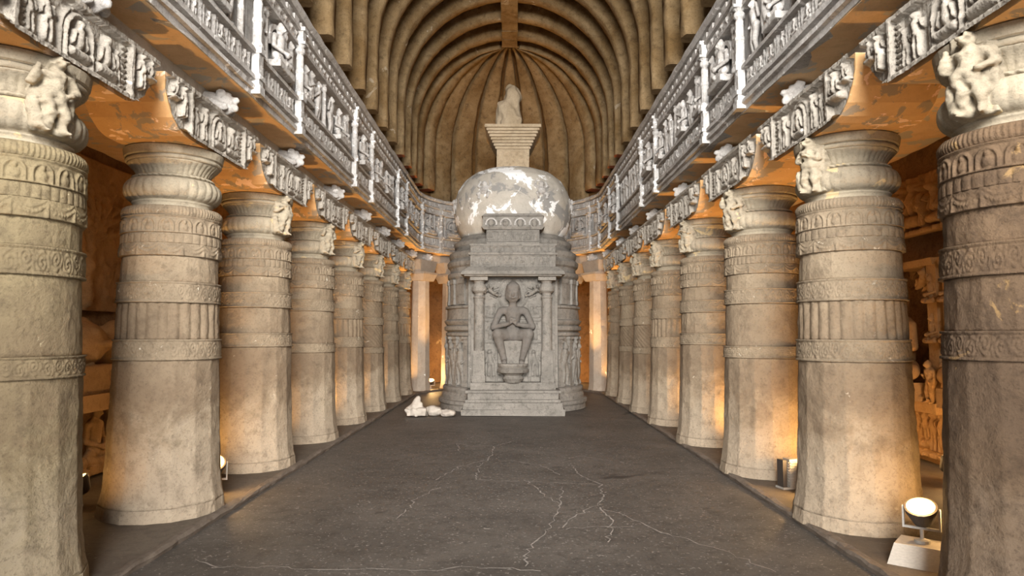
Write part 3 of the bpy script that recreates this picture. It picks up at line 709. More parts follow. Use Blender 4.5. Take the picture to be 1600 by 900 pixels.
BP = [(-.62, 3.275), (-.72, 3.30), (-.84, 3.37), (-.93, 3.47), (-.985, 3.58), (-.99, 3.70)]
BP = BP + [(-y, z) for y, z in BP[::-1]]
def bracket_mesh(mat, sc=.95):
    xs = np.linspace(-.3, .37, 7); V = [(x, y * sc, z) for x in xs for y, z in BP]; n = len(BP); F = []
    for k in range(len(xs) - 1):
        for i in range(n): F.append((k * n + i, k * n + (i + 1) % n, (k + 1) * n + (i + 1) % n, (k + 1) * n + i))
    F += [tuple(range(n - 1, -1, -1)), tuple(range((len(xs) - 1) * n, len(xs) * n))]
    me = mesh('bracket', V, F, [mat, M_BEAM])
    for p in me.polygons:
        if p.normal.z < -.95: p.material_index = 1
    return me
BRK = bracket_mesh(M_OCHRE)
def bw(z):  # half width of bracket at z
    return np.interp(z, [3.275, 3.30, 3.37, 3.47, 3.58, 3.70], [.62, .72, .84, .93, .985, .99])
def face_hf(seed):
    r = random.Random(seed); k1 = r.choice((0, 1))
    def hf(X, Z):
        H = np.zeros_like(X)
        np.maximum(H, .05 * ((Z < 3.31) | (Z > 3.66)), out=H)
        np.maximum(H, .055 * (np.abs(np.abs(X) - .60) < .02), out=H)
        np.maximum(H, .03 * (np.abs(np.abs(X) - .53) < .03) * (.6 + .4 * np.sin(Z * 160)), out=H)
        q = np.hypot(X, np.maximum(Z - 3.47, 0)); np.maximum(H, .045 * np.exp(-((np.where(Z > 3.47, q, np.abs(X)) - .135) / .022) ** 2), out=H)
        np.maximum(H, .03 * np.exp(-((np.where(Z > 3.47, q, np.abs(X)) - .175) / .014) ** 2), out=H)
        fig2(H, X, Z, 0, 3.32, .28, .06, 0)
        for x in (-.31, .31): fig2(H, X, Z, x, 3.32, .31, .055, r.choice((1, 2, 0)))
        for x in (-.45, .45): fig2(H, X, Z, x, 3.32, .26, .04, 1)
        for x in (-.74, .74): fig2(H, X, Z, x, 3.40, .26, .08, k1)
        for x in (-.88, .88): fig2(H, X, Z, x, 3.50, .17, .06, 0)
        return H + .004 * fbm(np.stack([X * 22, Z * 22, X * 0 + seed], -1), 2, seed) + .006 * np.abs(fbm(np.stack([X * 65, Z * 65, X * 0 + seed], -1), 2, seed)) + .004
    return hf
def face_mesh(seed): return relief('carved_face', -1.0, 1.0, 3.275, 3.70, .009, face_hf(seed), M_BRFACE, mask=lambda X, Z: np.abs(X) <= bw(Z) + .004)
FACES = [face_mesh(60 + i) for i in range(3)]

CAPFIG = [sdf_mesh('bracket_figure', standing(i) + [('b', (0, .08, .5), (.2, .07, .5)), ('c', (-.16, .02, .1), (-.2, .02, .4), .07, .06)], 0.016, M_CAP, 0.035, 0.016, 15) for i in range(3)]
def pillar(x, y, side, var, label, figure=True, rot=0.0, sc=1.0, stone_=None):
    t = thing('carved_pillar', label, 'pillar', (x, y, 0), 0 if side < 0 else pi)
    for nm, me in SHAFTS[var]:
        o = link(nm, me, t, rot=(0, 0, rot))
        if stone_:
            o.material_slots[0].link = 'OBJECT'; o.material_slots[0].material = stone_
    for nm, me in (('neck', NECK), ('cushion', CUSH), ('rope_moulding', ROPE), ('bell', BELL), ('lip', LIPM), ('abacus', ABAC)): link(nm, me, t)
    b = link('bracket', BRK, t); b['label'] = 'ochre-painted bracket'
    link('carved_face', FACES[(var + int(y)) % 3], b, (.37, 0, 0), (0, 0, pi / 2), (.95, 1, 1))
    if figure: (link('bracket_figure', CAPFIG[(var + int(y)) % 3], t, (.38, -.16 if side < 0 else .16, 2.80), (0, 0, pi / 2 - (.5 if side < 0 else -.5)), (.6, .75, .47)))
    return t
ORD = ['nearest', 'second', 'third', 'fourth', 'fifth', 'sixth', 'seventh', 'eighth']
VL = [3, 0, 1, 3, 0, 2, 1, 0]; VR = [1, 0, 3, 1, 0, 2, 2, 1]
NOTE = {(0, 0): ', cut by the picture edge, olive-tinted', (0, 1): ', with fluted band and patchy ochre bracket', (0, 2): ', standing just behind the floor lamp', (0, 5): ', with slanting spiral flutes',
        (1, 0): ', shaded and cut by the picture edge', (1, 1): ', with dwarf figure under its bracket', (1, 2): ', beside the finned box', (1, 5): ', with slanting spiral flutes', (1, 6): ', spiral fluted and grey'}
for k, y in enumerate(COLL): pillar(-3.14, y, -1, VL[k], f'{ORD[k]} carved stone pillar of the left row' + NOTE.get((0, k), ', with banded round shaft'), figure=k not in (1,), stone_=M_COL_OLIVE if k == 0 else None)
for k, y in enumerate(COLR): pillar(2.93, y, 1, VR[k], f'{ORD[k]} carved stone pillar of the right row' + NOTE.get((1, k), ', with banded round shaft'), stone_=M_COL_SHADED if k == 0 else None)

# slim plain octagonal pillars round the apse
AP_SH = lathe_seg('shaft', .03, 3.12, 40, 96, lambda T, z: octo(T + pi / 8, .29 - .012 * z + .03 * np.exp(-(z - .03) / .08)), M_APSECOL, False, rough=.005, seed=700)
AP_CAP = MB().frustum(3.12, 3.3, .27, .27, .34, .34).frustum(3.3, 3.36, .36, .36, .36, .36).build('capital', M_APSECOL)
AP_BR = MB().frustum(3.36, 3.7, .24, .34, .28, .44).build('bracket', M_APSECOL)
names = ['first', 'second', 'third', 'fourth', 'fifth', 'sixth']
labs = ['slim plain octagonal pillar with white patches, left of the stupa', 'slim octagonal apse pillar half hidden by the stupa\'s left edge', 'slim octagonal apse pillar behind the stupa, left of its centre',
        'slim octagonal apse pillar behind the stupa, right of its centre', 'slim octagonal apse pillar half hidden by the stupa\'s right edge', 'slim plain octagonal pillar with white patches, right of the stupa']
for k, d in enumerate((27, 52, 78, 102, 128, 152)):
    p = radians(d); rad = 2.86
    t = thing('apse_pillar', labs[k], 'pillar', (XC - rad * cos(p), YC + rad * sin(p), 0), -p)
    link('shaft', AP_SH, t); link('capital', AP_CAP, t); link('bracket', AP_BR, t)

# ================================================================== STUPA
SX, SY = 0.02, 15.6
st = thing('stupa', 'domed grey stone stupa with a seated figure in its front niche', 'stupa', (SX, SY, 0))
def lseg(nm, prof, mat=M_STUPA, nu=96, hf=None, rough=.006, seed=0, n=None, par=st):
    zz = [z for r, z in prof]; rad_ = [r for r, z in prof]
    tpar = np.linspace(0, len(prof) - 1, (n or len(prof) * 4)); Z = np.interp(tpar, range(len(prof)), zz); Rr = np.interp(tpar, range(len(prof)), rad_)
    th = np.linspace(0, 2 * pi, nu, endpoint=False); T, Zg = np.meshgrid(th, Z); Rg = np.repeat(Rr[:, None], nu, 1)
    if hf is not None: Rg = Rg + hf(T, (Zg - Z[0]) / (Z[-1] - Z[0]))
    P = np.stack([Rg * np.cos(T), Rg * np.sin(T), Zg], -1); e = rough * fbm(P * 6, 3, seed)
    P[..., 0] += e * np.cos(T); P[..., 1] += e * np.sin(T); nv = len(Z); Vv = P.reshape(-1, 3)
    i = np.arange(nu); j = (i + 1) % nu
    Fq = [list(q) for k in range(nv - 1) for q in np.stack([k * nu + i, k * nu + j, (k + 1) * nu + j, (k + 1) * nu + i], 1)]
    Fq += [list(range(nu - 1, -1, -1)), list(range((nv - 1) * nu, nv * nu))]
    me = mesh(nm, Vv, Fq, mat, False)
    for p in me.polygons: p.use_smooth = len(p.vertices) == 4 and mat is M_DOME
    return link(nm, me, par)
lseg('base_moulding', [(1.64, 0), (1.64, .1), (1.67, .14), (1.67, .2), (1.6, .22), (1.6, .3), (1.56, .36), (1.58, .42), (1.58, .47), (1.5, .5)], seed=1)
drum = lseg('lower_drum', [(1.46, .5), (1.46, 1.56)], nu=160, n=10, seed=2)
lseg('drum_moulding', [(1.48, 1.56), (1.52, 1.58), (1.52, 1.64), (1.47, 1.66), (1.55, 1.70), (1.55, 1.78), (1.49, 1.8), (1.53, 1.84), (1.56, 1.9), (1.5, 1.93)], seed=3)
lseg('middle_drum', [(1.5, 1.93), (1.48, 2.16), (1.53, 2.17), (1.53, 2.22), (1.46, 2.24)], seed=4)
lseg('upper_drum', [(1.44, 2.24), (1.44, 2.8)], nu=160, n=10, seed=5)
lseg('drum_cornice', [(1.44, 2.8), (1.49, 2.86), (1.49, 2.94), (1.43, 2.96), (1.43, 3.06), (1.48, 3.1), (1.5, 3.18), (1.45, 3.24), (1.42, 3.26), (1.45, 3.32), (1.45, 3.4), (1.36, 3.46), (1.3, 3.5), (1.34, 3.56), (1.34, 3.64), (1.25, 3.7), (1.18, 3.78)], seed=6)
dome = lseg('dome', [(1.17, 3.78), (1.26, 3.95), (1.325, 4.15), (1.35, 4.4), (1.335, 4.62), (1.26, 4.86), (1.12, 5.08), (.92, 5.24), (.66, 5.34), (.34, 5.38)], M_DOME, 128, rough=.012, seed=7, n=60)
# standing figures and slim pilasters round the drum
PIN = MB().box(-.06, .06, -.05, .06, .5, 1.56).box(-.08, .08, -.07, .06, .5, .6).box(-.08, .08, -.07, .06, 1.42, 1.47).box(-.09, .09, -.08, .06, 1.5, 1.56).build('drum_pilaster', M_STUPA)
STS = [sdf_mesh('drum_figure', standing(i), 0.02, M_STUPA, .02, .004, 20) for i in range(2)]
for k in range(-12, 13):
    a = -pi / 2 + k * radians(14)
    if abs(k) < 3: continue
    link('drum_pilaster', PIN, st, (1.46 * cos(a), 1.46 * sin(a), 0), (0, 0, a + pi / 2))
    a2 = a + radians(7) * (1 if k > 0 else -1)
    link('drum_figure', STS[k % 2], st, (1.47 * cos(a2), 1.47 * sin(a2), .52), (0, 0, a2 + pi / 2), (.92, .75, .92))
UPN = MB().box(-.1, .1, -.05, .06, 2.25, 2.34).box(-.08, .08, -.04, .06, 2.34, 2.7).box(-.11, .11, -.06, .06, 2.7, 2.8).build('upper_pilaster', M_STUPA)
for k in range(-11, 12):
    if abs(k) < 3: continue
    a = -pi / 2 + k * radians(16); link('upper_pilaster', UPN, st, (1.44 * cos(a), 1.44 * sin(a), 0), (0, 0, a + pi / 2))
# front porch (local coordinates: front is -y)
FY = -1.98
pf = MB(); pf.box(-1.03, 1.03, FY, -1.0, 0, .12, .008); pf.frustum(.12, .25, 1.0, .5, .97, .5, 0, -1.46)
part('lower_step', pf, M_STUPA, st)
pf = MB(); pf.box(-.95, .95, FY + .08, -1.0, .25, .31, .006); pf.box(-.91, .91, FY + .12, -1.0, .31, .44, .006); pf.box(-.95, .95, FY + .08, -1.0, .44, .49, .006)
part('upper_step', pf, M_STUPA, st)
pf = MB(); pf.box(-.86, .86, FY + .2, -1.0, .49, .64, .006); part('plinth', pf, M_STUPA, st)
nb = MB(); nb.box(-.86, .86, -1.5, -1.0, .64, 2.8); part('niche_back', nb, M_STUPA, st)
for sx in (-1, 1):
    pp = MB(); c = sx * .69
    pp.box(c - .135, c + .135, FY + .18, -1.4, .64, .78); pp.frustum(.78, 1.28, .12, .17, .115, .165, c, -1.6)
    part('niche_pillar_foot', pp, M_STUPA, st)
    pp = MB(); pp.lathe([(.105, 1.28), (.1, 2.34), (.12, 2.35), (.12, 2.38), (.09, 2.39), (.09, 2.44), (.15, 2.49), (.155, 2.56), (.12, 2.63), (.1, 2.65), (.13, 2.7)], 16, c, -1.66); pp.box(c - .18, c + .18, -1.84, -1.4, 2.7, 2.78)
    part('niche_pillar', pp, M_STUPA, st)
    pp = MB(); pp.box(sx * .86 - .07, sx * .86 + .07, -1.36, -1.0, .5, 2.8); part('niche_jamb', pp, M_STUPA, st)
# throne back with side reliefs
def throne_hf(X, Z):
    H = np.zeros_like(X)
    for z in (1.45, 1.9, 2.2): np.maximum(H, .05 * (np.abs(Z - z) < .025) * (np.abs(X) > .3), out=H)
    np.maximum(H, .05 * (np.abs(np.abs(X) - .34) < .02) * (Z < 2.25), out=H)
    for x in (-.45, .45):
        fig2(H, X, Z, x, .75, .55, .08, 1); fig2(H, X, Z, x, 1.5, .36, .06, 2); fig2(H, X, Z, x, 1.93, .28, .05, 0)
    q = np.hypot(X / .3, (Z - 2.45) / .36); np.maximum(H, .03 * (np.abs(q - 1) < .05), out=H)
    return H + .012 * fbm(np.stack([X * 12, Z * 12, X * 0], -1), 3, 71)
link('throne_back', relief('throne_back', -.58, .58, .64, 2.76, .014, throne_hf, M_STUPA), st, (0, -1.51, 0))
tb = MB(); tb.box(-.3, .3, -1.72, -1.45, .8, 1.5, .01); part('throne_seat', tb, M_STUPA, st)
lt = MB(); lt.lathe([(.3, .84), (.33, .9), (.28, .93), (.31, .98), (.3, 1.02)], 20, 0, -1.72); part('lotus_footrest', lt, M_STUPA, st)
lt = MB(); lt.lathe([(.16, .64), (.22, .72), (.18, .78), (.26, .84)], 14, 0, -1.72); part('footrest_stem', lt, M_STUPA, st)
# the seated figure: legs pendent, hands raised before the chest
yb = -1.64
def hand(cx, cy, cz, sx):
    p = [('e', (cx, cy, cz), (.035, .03, .045))]
    for i, l in enumerate((.05, .06, .057, .045)):
        x0 = cx - sx * .018 + sx * .013 * i
        p += [('c', (x0, cy - .008, cz + .03), (x0 - sx * .012, cy - .03, cz + .03 + l * .6), .010, .0085), ('c', (x0 - sx * .012, cy - .03, cz + .03 + l * .6), (x0 - sx * .02, cy - .012, cz + .03 + l), .0085, .0075)]
    p += [('c', (cx - sx * .03, cy - .01, cz), (cx - sx * .05, cy - .03, cz + .035), .012, .009)]
    return p
hc = (0, yb - .1, 2.44)
fg = [('e', hc, (.145, .15, .2)), ('e', (0, hc[1], hc[2] + .13), (.135, .14, .1)), ('c', (0, hc[1] - .145, hc[2] + .03), (0, hc[1] - .165, hc[2] - .05), .013, .02),
      ('e', (0, hc[1] - .13, hc[2] - .1), (.045, .025, .014)), ('e', (-.055, hc[1] - .125, hc[2] + .02), (.03, .018, .013)), ('e', (.055, hc[1] - .125, hc[2] + .02), (.03, .018, .013)),
      ('e', (-.14, hc[1], hc[2] - .03), (.018, .035, .075)), ('e', (.14, hc[1], hc[2] - .03), (.018, .035, .075)), ('e', (0, hc[1] + .02, hc[2] + .22), (.06, .06, .04))]
fg += [('c', (0, yb - .06, 2.27), (0, yb - .02, 2.16), .07, .085), ('c', (-.2, yb, 2.09), (.2, yb, 2.09), .085, .085), ('c', (0, yb, 2.03), (0, yb, 1.75), .165, .115), ('c', (0, yb, 1.75), (0, yb, 1.6), .12, .15),
       ('c', (-.26, yb, 2.08), (-.40, yb - .02, 1.76), .07, .058), ('c', (-.40, yb - .02, 1.75), (-.07, yb - .2, 1.83), .056, .04),
       ('c', (.26, yb, 2.08), (.40, yb - .02, 1.77), .07, .058), ('c', (.40, yb - .02, 1.76), (.07, yb - .2, 1.81), .056, .04),
       ('c', (-.1, yb, 1.58), (-.31, yb - .2, 1.62), .13, .105), ('c', (.1, yb, 1.58), (.31, yb - .2, 1.62), .13, .105),
       ('c', (-.31, yb - .2, 1.6), (-.18, yb - .1, 1.1), .1, .06), ('c', (.31, yb - .2, 1.6), (.18, yb - .1, 1.1), .1, .06),
       ('c', (-.18, yb - .1, 1.08), (-.17, yb - .22, 1.05), .055, .045), ('c', (.18, yb - .1, 1.08), (.17, yb - .22, 1.05), .055, .045)]
for sx in (-1, 1):
    for i in range(5): fg += [('c', (sx * (.14 + .018 * i), yb - .24, 1.045), (sx * (.14 + .018 * i), yb - .285 + .006 * i, 1.04), .013, .011)]
fg += hand(-.045, yb - .25, 1.86, -1) + hand(.045, yb - .25, 1.84, 1)
o = link('seated_figure', sdf_mesh('seated_figure', fg, .0105, M_FIG, .03, .004, 20), st); o['label'] = 'darker weathered figure seated with hands before its chest'
for sx in (-1, 1): remat(link('flying_figure', FLY, st, (sx * .42, -1.55, 2.44), (0, 0, 0), (-.42 * sx, .9, .5)), M_STUPA)
# eave and stepped storeys above the niche
ev = MB(); ev.box(-.98, .98, -1.92, -1.2, 2.78, 2.81); ev.frustum(2.81, 2.88, 1.05, .40, 1.02, .37, 0, -1.58); ev.frustum(2.88, 2.97, 1.02, .37, .9, .27, 0, -1.58); part('eave', ev, M_STUPA, st)
def band_hf(sd):
    def f(X, Z):
        H = np.zeros_like(X); z0 = Z.min(); hgt = Z.max() - z0
        for k, x in enumerate(np.arange(X.min() + .07, X.max(), .125)): fig2(H, X, Z, x, z0 + hgt * .1, hgt * .8, .035, (k + sd) % 3)
        np.maximum(H, .03 * ((Z < z0 + .02) | (Z > z0 + hgt - .02)), out=H); return H + .006 * fbm(np.stack([X * 25, Z * 25, X * 0], -1), 2, sd)
    return f
sb = MB(); sb.box(-.87, .87, -1.78, -1.0, 2.97, 3.22, .004); b_ = part('storey', sb, M_STUPA, st); link('carved_band', relief('carved_band', -.86, .86, 2.975, 3.215, .012, band_hf(1), M_STUPA), b_, (0, -1.785, 0))
sb = MB(); sb.box(-.9, .9, -1.82, -1.0, 3.22, 3.27, .004); part('ledge', sb, M_STUPA, st)
sb = MB(); sb.box(-.87, .87, -1.72, -1.0, 3.27, 3.42, .004); b_ = part('storey', sb, M_STUPA, st); link('carved_band', relief('carved_band', -.86, .86, 3.275, 3.415, .012, band_hf(2), M_STUPA), b_, (0, -1.725, 0))
sb = MB(); sb.box(-.89, .89, -1.74, -1.0, 3.42, 3.46, .004); part('ledge', sb, M_STUPA, st)
sb = MB(); sb.box(-.55, .55, -1.5, -.9, 3.46, 3.78, .004); b_ = part('storey', sb, M_STUPA, st); link('carved_band', relief('carved_band', -.54, .54, 3.53, 3.75, .011, band_hf(0), M_STUPA), b_, (0, -1.505, 0))
sb = MB(); sb.frustum(3.78, 3.84, .6, .33, .66, .36, 0, -1.22).box(-.63, .63, -1.52, -.9, 3.84, 4.06, .004).frustum(4.06, 4.12, .65, .34, .58, .3, 0, -1.22); part('arch_storey', sb, M_STUPA, st)
for x in (-.45, -.15, .15, .45):
    o = link('niche_arch', ARCH, st, (x, -1.525, 3.9), (0, 0, 0), (.72, .9, .72))
    link('carved_face', sdf_mesh('carved_face', [('e', (0, 0, 0), (.07, .04, .09))], .02, M_STUPA), st, (x, -1.53, 3.92))
for sx in (-1, 1):
    link('dome_figure', DWARF, st, (sx * .62, -1.16, 4.5), (-.12, 0, sx * .45), (.46, .34, .42)); link('dome_figure', DWARF, st, (sx * 1.3, -.35, 4.3), (0, 0, sx * 1.3), (.4, .3, .36))
hm = MB(); hm.box(-.37, .37, -.37, .37, 5.28, 5.8, .004); b_ = part('square_shaft', hm, M_HARM, st)
def rail_hf(X, Z):
    H = .02 * ((np.mod(X + .37, .148) < .03) | (np.mod(Z - 5.3, .15) < .03)); return H + .012 * np.clip(fbm(np.stack([X * 20, Z * 20, X * 0], -1), 3, 5), 0, 1)
link('carved_band', relief('carved_band', -.365, .365, 5.36, 5.79, .012, rail_hf, M_HARM), b_, (0, -.375, 0))
for k in range(7):
    q = .40 + .032 * k; hm = MB(); hm.box(-q, q, -q, q, 5.8 + .062 * k, 5.8 + .062 * (k + 1) - .012, .002); hm.box(-q + .02, q - .02, -q + .02, q - .02, 5.8 + .062 * (k + 1) - .013, 5.8 + .062 * (k + 1) + .001); part('crowning_slab', hm, M_HARM, st)
hm = MB(); hm.box(-.63, .63, -.63, .63, 6.234, 6.3, .004); part('crowning_slab', hm, M_HARM, st)
o = link('broken_finial', sdf_mesh('broken_finial', [('e', (0, 0, .3), (.31, .27, .38)), ('e', (.07, 0, .7), (.22, .2, .26)), ('b', (.02, 0, .12), (.27, .25, .13)), ('e', (-.14, -.05, .5), (.16, .16, .14)), ('e', (.1, 0, .88), (.13, .12, .1))], .022, M_HARM, .05, .05, 5), st, (-.08, 0, 6.29), (0, 0, 0), (.95, .95, 1.15))
o['label'] = 'broken stump of stone on top'

# ================================================================== AISLE SCULPTURE
BUD = sdf_mesh('statue', seated(False), .0115, M_STATUE, .012, .003, 22)
def upper_hf(seed):
    r = random.Random(seed); pos = [(-.85 + .34 * k + r.uniform(-.04, .04), r.choice((0, 0, 1, 2)), r.uniform(.5, .62)) for k in range(6)]
    def f(X, Z):
        H = np.zeros_like(X)
        for x, kd, s in pos: fig2(H, X, Z, x, 2.92, s, .13, kd)
        np.maximum(H, .09 * (np.abs(Z - 2.88) < .03), out=H); return H + .03 * fbm(np.stack([X * 8, Z * 8, X * 0 + seed], -1), 3, seed)
    return f
def low_hf(seed):
    def f(X, Z):
        H = np.zeros_like(X)
        for k in range(9): fig2(H, X, Z, -.88 + .22 * k, .2, .48, .08, (k + seed) % 3)
        np.maximum(H, .07 * ((Z > .7) | (Z < .17)), out=H); return H + .015 * fbm(np.stack([X * 12, Z * 12, X * 0], -1), 3, seed)
    return f
UPR = [relief('upper_relief', -1.0, 1.0, 2.85, 3.6, .016, upper_hf(80 + i), M_STATUE) for i in range(2)]
LOW = [relief('lower_relief', -1.0, 1.0, .12, .76, .014, low_hf(90 + i), M_STATUE) for i in range(2)]
ATT = [sdf_mesh('attendant', standing(i), 0.018, M_STATUE, .012, .005, 20) for i in range(2)]
FRM = MB().box(-.98, -.72, -.16, .1, .76, 2.42, .01).box(.72, .98, -.16, .1, .76, 2.42, .01).box(-.98, .98, -.2, .1, 2.42, 2.5, .01).box(-.98, .98, -.22, .1, .68, .8, .01)
FRM = FRM.build('niche_frame', M_STATUE)
SEATB = MB().box(-.6, .6, -.45, .1, .8, 1.02, .012).build('throne', M_STATUE)
def shrine(x, y, rz, label, k):
    t = thing('wall_shrine', label, 'shrine', (x, y, 0), rz); q = .66
    link('niche_frame', FRM, t, sc=(q, 1, 1)); link('throne', SEATB, t, sc=(q, 1, 1)); link('statue', BUD, t, (0, -.2, .9), (0, 0, 0), (1.05, 1.2, 1.2))
    link('upper_relief', UPR[k % 2], t, sc=(q, 1.3, 1)); link('lower_relief', LOW[k % 2], t, sc=(q, 1, 1))
    for sx in (-1, 1):
        link('attendant', ATT[(k + (sx > 0)) % 2], t, (sx * .56, -.22, .8), (0, 0, 0), (.5, .6, .5)); link('small_seated_figure', BUD, t, (sx * .56, -.14, 1.45), (0, 0, 0), (.26, .5, .4)); link('small_seated_figure', BUD, t, (sx * .56, -.14, 1.92), (0, 0, 0), (.26, .5, .4))
        remat(link('flying_figure', FLY, t, (sx * .34, -.1, 2.22), (0, 0, 0), (sx * -.42, .6, .5)), M_STATUE)
    return t
rl = ['first', 'second', 'third', 'fourth', 'fifth', 'sixth', 'seventh']
for k in range(7):
    shrine(XC + 5.18, 7.2 + 1.42 * k, -pi / 2, 'carved seated figure shrine seen between the two nearest right pillars' if k == 1 else f'{rl[k]} carved seated figure shrine along the right aisle wall', k)
for k in range(4):
    shrine(XC - 5.18, 12.7 + 1.42 * k, pi / 2, f'{rl[k]} carved seated figure shrine beyond the reclining statue, left aisle wall', k)
# reclining statue on its couch along the left wall (local x along the wall, head at the near end)
rc = thing('reclining_statue', 'large reclining draped statue on a couch along the left aisle wall', 'statue', (XC - 5.2, 9.3, 0), pi / 2)
hx_, hy_, hz_ = -1.72, -.46, 1.5
rp = [('e', (hx_, hy_, hz_), (.33, .27, .26)), ('e', (hx_ - .3, hy_ + .03, hz_ + .03), (.14, .14, .14)), ('c', (hx_ - .06, hy_ - .26, hz_), (hx_ + .1, hy_ - .33, hz_), .03, .05), ('e', (hx_ + .19, hy_ - .22, hz_), (.035, .05, .085)),
      ('e', (hx_ - .04, hy_ - .23, hz_ + .11), (.035, .04, .06)), ('e', (hx_ - .04, hy_ - .23, hz_ - .11), (.035, .04, .06)), ('e', (hx_ + .02, hy_, hz_ + .26), (.11, .07, .04)), ('c', (-1.5, -.42, 1.42), (-1.2, -.4, 1.34), .13, .15),
      ('c', (-1.08, -.38, 1.38), (-.1, -.34, 1.25), .33, .25), ('c', (-.1, -.34, 1.25), (1.2, -.32, 1.2), .29, .19), ('c', (1.2, -.32, 1.2), (2.3, -.3, 1.16), .19, .12),
      ('c', (-.1, -.42, 1.12), (1.2, -.42, 1.08), .24, .17), ('c', (1.2, -.42, 1.08), (2.3, -.4, 1.06), .17, .11), ('c', (2.3, -.3, 1.14), (2.42, -.42, 1.16), .1, .08), ('c', (2.3, -.4, 1.04), (2.42, -.5, 1.06), .1, .08),
      ('c', (-1.1, -.5, 1.64), (-.45, -.62, 1.56), .14, .11), ('c', (-.45, -.62, 1.56), (.3, -.57, 1.46), .11, .08), ('c', (-1.1, -.55, 1.16), (-1.4, -.8, 1.08), .13, .1), ('c', (-1.4, -.8, 1.08), (-1.72, -.62, 1.2), .1, .08)]
for i in range(4): rp.append(('c', (.3, -.6 + .035 * i, 1.5), (.5, -.6 + .04 * i, 1.44), .026, .02))
for i in range(14): rp.append(('c', (-.95 + .23 * i, -.64 + .012 * i, 1.02 + .004 * i), (-.75 + .23 * i, -.52 + .008 * i, 1.5 - .018 * i), .05, .04))
link('body', sdf_mesh('body', rp, .022, M_STATUE, .03, .006, 12), rc)
cb = MB(); cb.box(-2.5, 2.6, -.85, .1, .78, .96, .012); part('couch', cb, M_STATUE, rc)
link('pillow', sdf_mesh('pillow', [('b', (-1.85, -.4, 1.1), (.4, .36, .17))], .035, M_STATUE, .05, .015, 6), rc)
for k in range(8):
    link('mourner', SEAT_S := (SEAT if k == 0 else SEAT_S), rc, (-2.1 + .58 * k, -.55, .06), (0, 0, .3 * (k % 3 - 1)), (.62, .62, .78))
for c in rc.children:
    if c.name.startswith('mourner'):
        c.material_slots[0].link = 'OBJECT'; c.material_slots[0].material = M_STATUE
# tree and figures above it
def tree_hf(X, Z):
    H = np.zeros_like(X)
    for tx in (-.9, 1.3):
        bulge(H, X, Z, tx, 2.0, tx, 2.9, .07, .09); rt = random.Random(5)
        for k in range(15):
            a = radians(15 + 150 * k / 14); l = rt.uniform(.5, .9); z0 = 2.5 + .4 * rt.random()
            bulge(H, X, Z, tx, z0, tx + l * cos(a), z0 + l * sin(a) * .9, .04, .07)
            for q in (.5, .75, 1): bulge(H, X, Z, tx + l * q * cos(a), z0 + l * q * sin(a) * .9, tx + l * q * cos(a) + .12 * cos(a + .6), z0 + l * q * sin(a) * .9 + .1 * sin(a + .6), .035, .06)
    for k, x in enumerate((-2.1, -1.7, -.1, .3, .7, 2.1, 2.4)): fig2(H, X, Z, x, 1.98, .75, .14, (k % 3))
    return H + .02 * fbm(np.stack([X * 9, Z * 9, X * 0], -1), 3, 17)
link('tree_relief', relief('tree_relief', -2.5, 2.6, 1.9, 3.8, .018, tree_hf, M_STATUE), rc)

# ================================================================== LOOSE THINGS
for k, (x, y, a, b_, c, lab) in enumerate(((-1.87, 13.55, .19, .15, .17, 'tall pointed pale rock on the floor left of the stupa'), (-1.55, 13.62, .15, .14, .13, 'low pale rock lying between two others by the stupa steps'), (-1.29, 13.55, .17, .14, .085, 'rounded pale rock closest to the stupa steps'))):
    pr = [('e', (0, 0, c * .5), (a, b_, c * .75)), ('b', (.02, 0, c * .35), (a * .85, b_ * .8, c * .4))]
    if k == 0: pr = [('b', (0, 0, .07), (.2, .15, .08)), ('c', (-.08, 0, .1), (.02, .02, .34), .11, .05), ('c', (.02, 0, .1), (.06, 0, .22), .1, .06)]
    o = link('rock', sdf_mesh('rock', pr, .014, M_ROCK, .03, .03, 8), None, (x, y, 0)); tag(o, lab, 'rock', 'broken rocks on the floor by the stupa', 'thing')
    zs_ = [v.co.z for v in o.data.vertices]; o.location.z = -min(zs_) - .006

def floodlight(x, y, z, rz, tilt, label, energy, s=1.0, block=False, power=True):
    t = thing('floodlight', label, 'lamp', (x, y, z), rz)
    h0 = .0
    if block:
        b = MB(); b.frustum(0, .14, .19, .16, .15, .12); part('concrete_base', b, M_CONC, t); h0 = .14
    y_ = MB(); y_.lathe([(.05 * s, h0), (.05 * s, h0 + .02), (.012, h0 + .03), (.012, h0 + .1 * s)], 12); y_.box(-.11 * s, .11 * s, -.012, .012, h0 + .09 * s, h0 + .105 * s)
    for q in (-1, 1): y_.box(q * .11 * s - .006, q * .11 * s + .006, -.014, .014, h0 + .09 * s, h0 + .24 * s)
    part('yoke', y_, M_METAL, t)
    hs = MB(); hs.lathe([(.035 * s, -.12 * s), (.06 * s, -.1 * s), (.1 * s, 0), (.102 * s, .03 * s)], 20)
    hob = part('housing', hs, M_DMETAL, t, (0, 0, h0 + .22 * s), (tilt, 0, 0))
    gl = MB(); gl.lathe([(.09 * s, 0), (.088 * s, .008 * s), (.05 * s, .02 * s)], 20); part('lens', gl, M_GLOW, hob, (0, 0, .026 * s))
    L_ = lamp('lamp_light', 'POINT', (0, 0, .13 * s), energy, (1.0, 0.60, 0.24), parent=hob, shadow_soft_size=.06)
    return t
AZ = .034
floodlight(-3.0, 6.95, AZ, radians(205), radians(-35), 'lit floodlight on its stand between second and third left pillars', 22, 1.2)
floodlight(3.0, 6.9, AZ, radians(160), radians(-30), 'lit floodlight beside the finned box, behind second right pillar', 30, 1.1)
floodlight(2.82, 4.80, AZ, radians(140), radians(-28), 'lit floodlight on concrete block between the two nearest right pillars', 14, 1.0, True)
floodlight(3.13, 4.87, AZ, radians(200), radians(-25), 'lit floodlight half hidden behind the nearest right pillar', 12, 1.0)
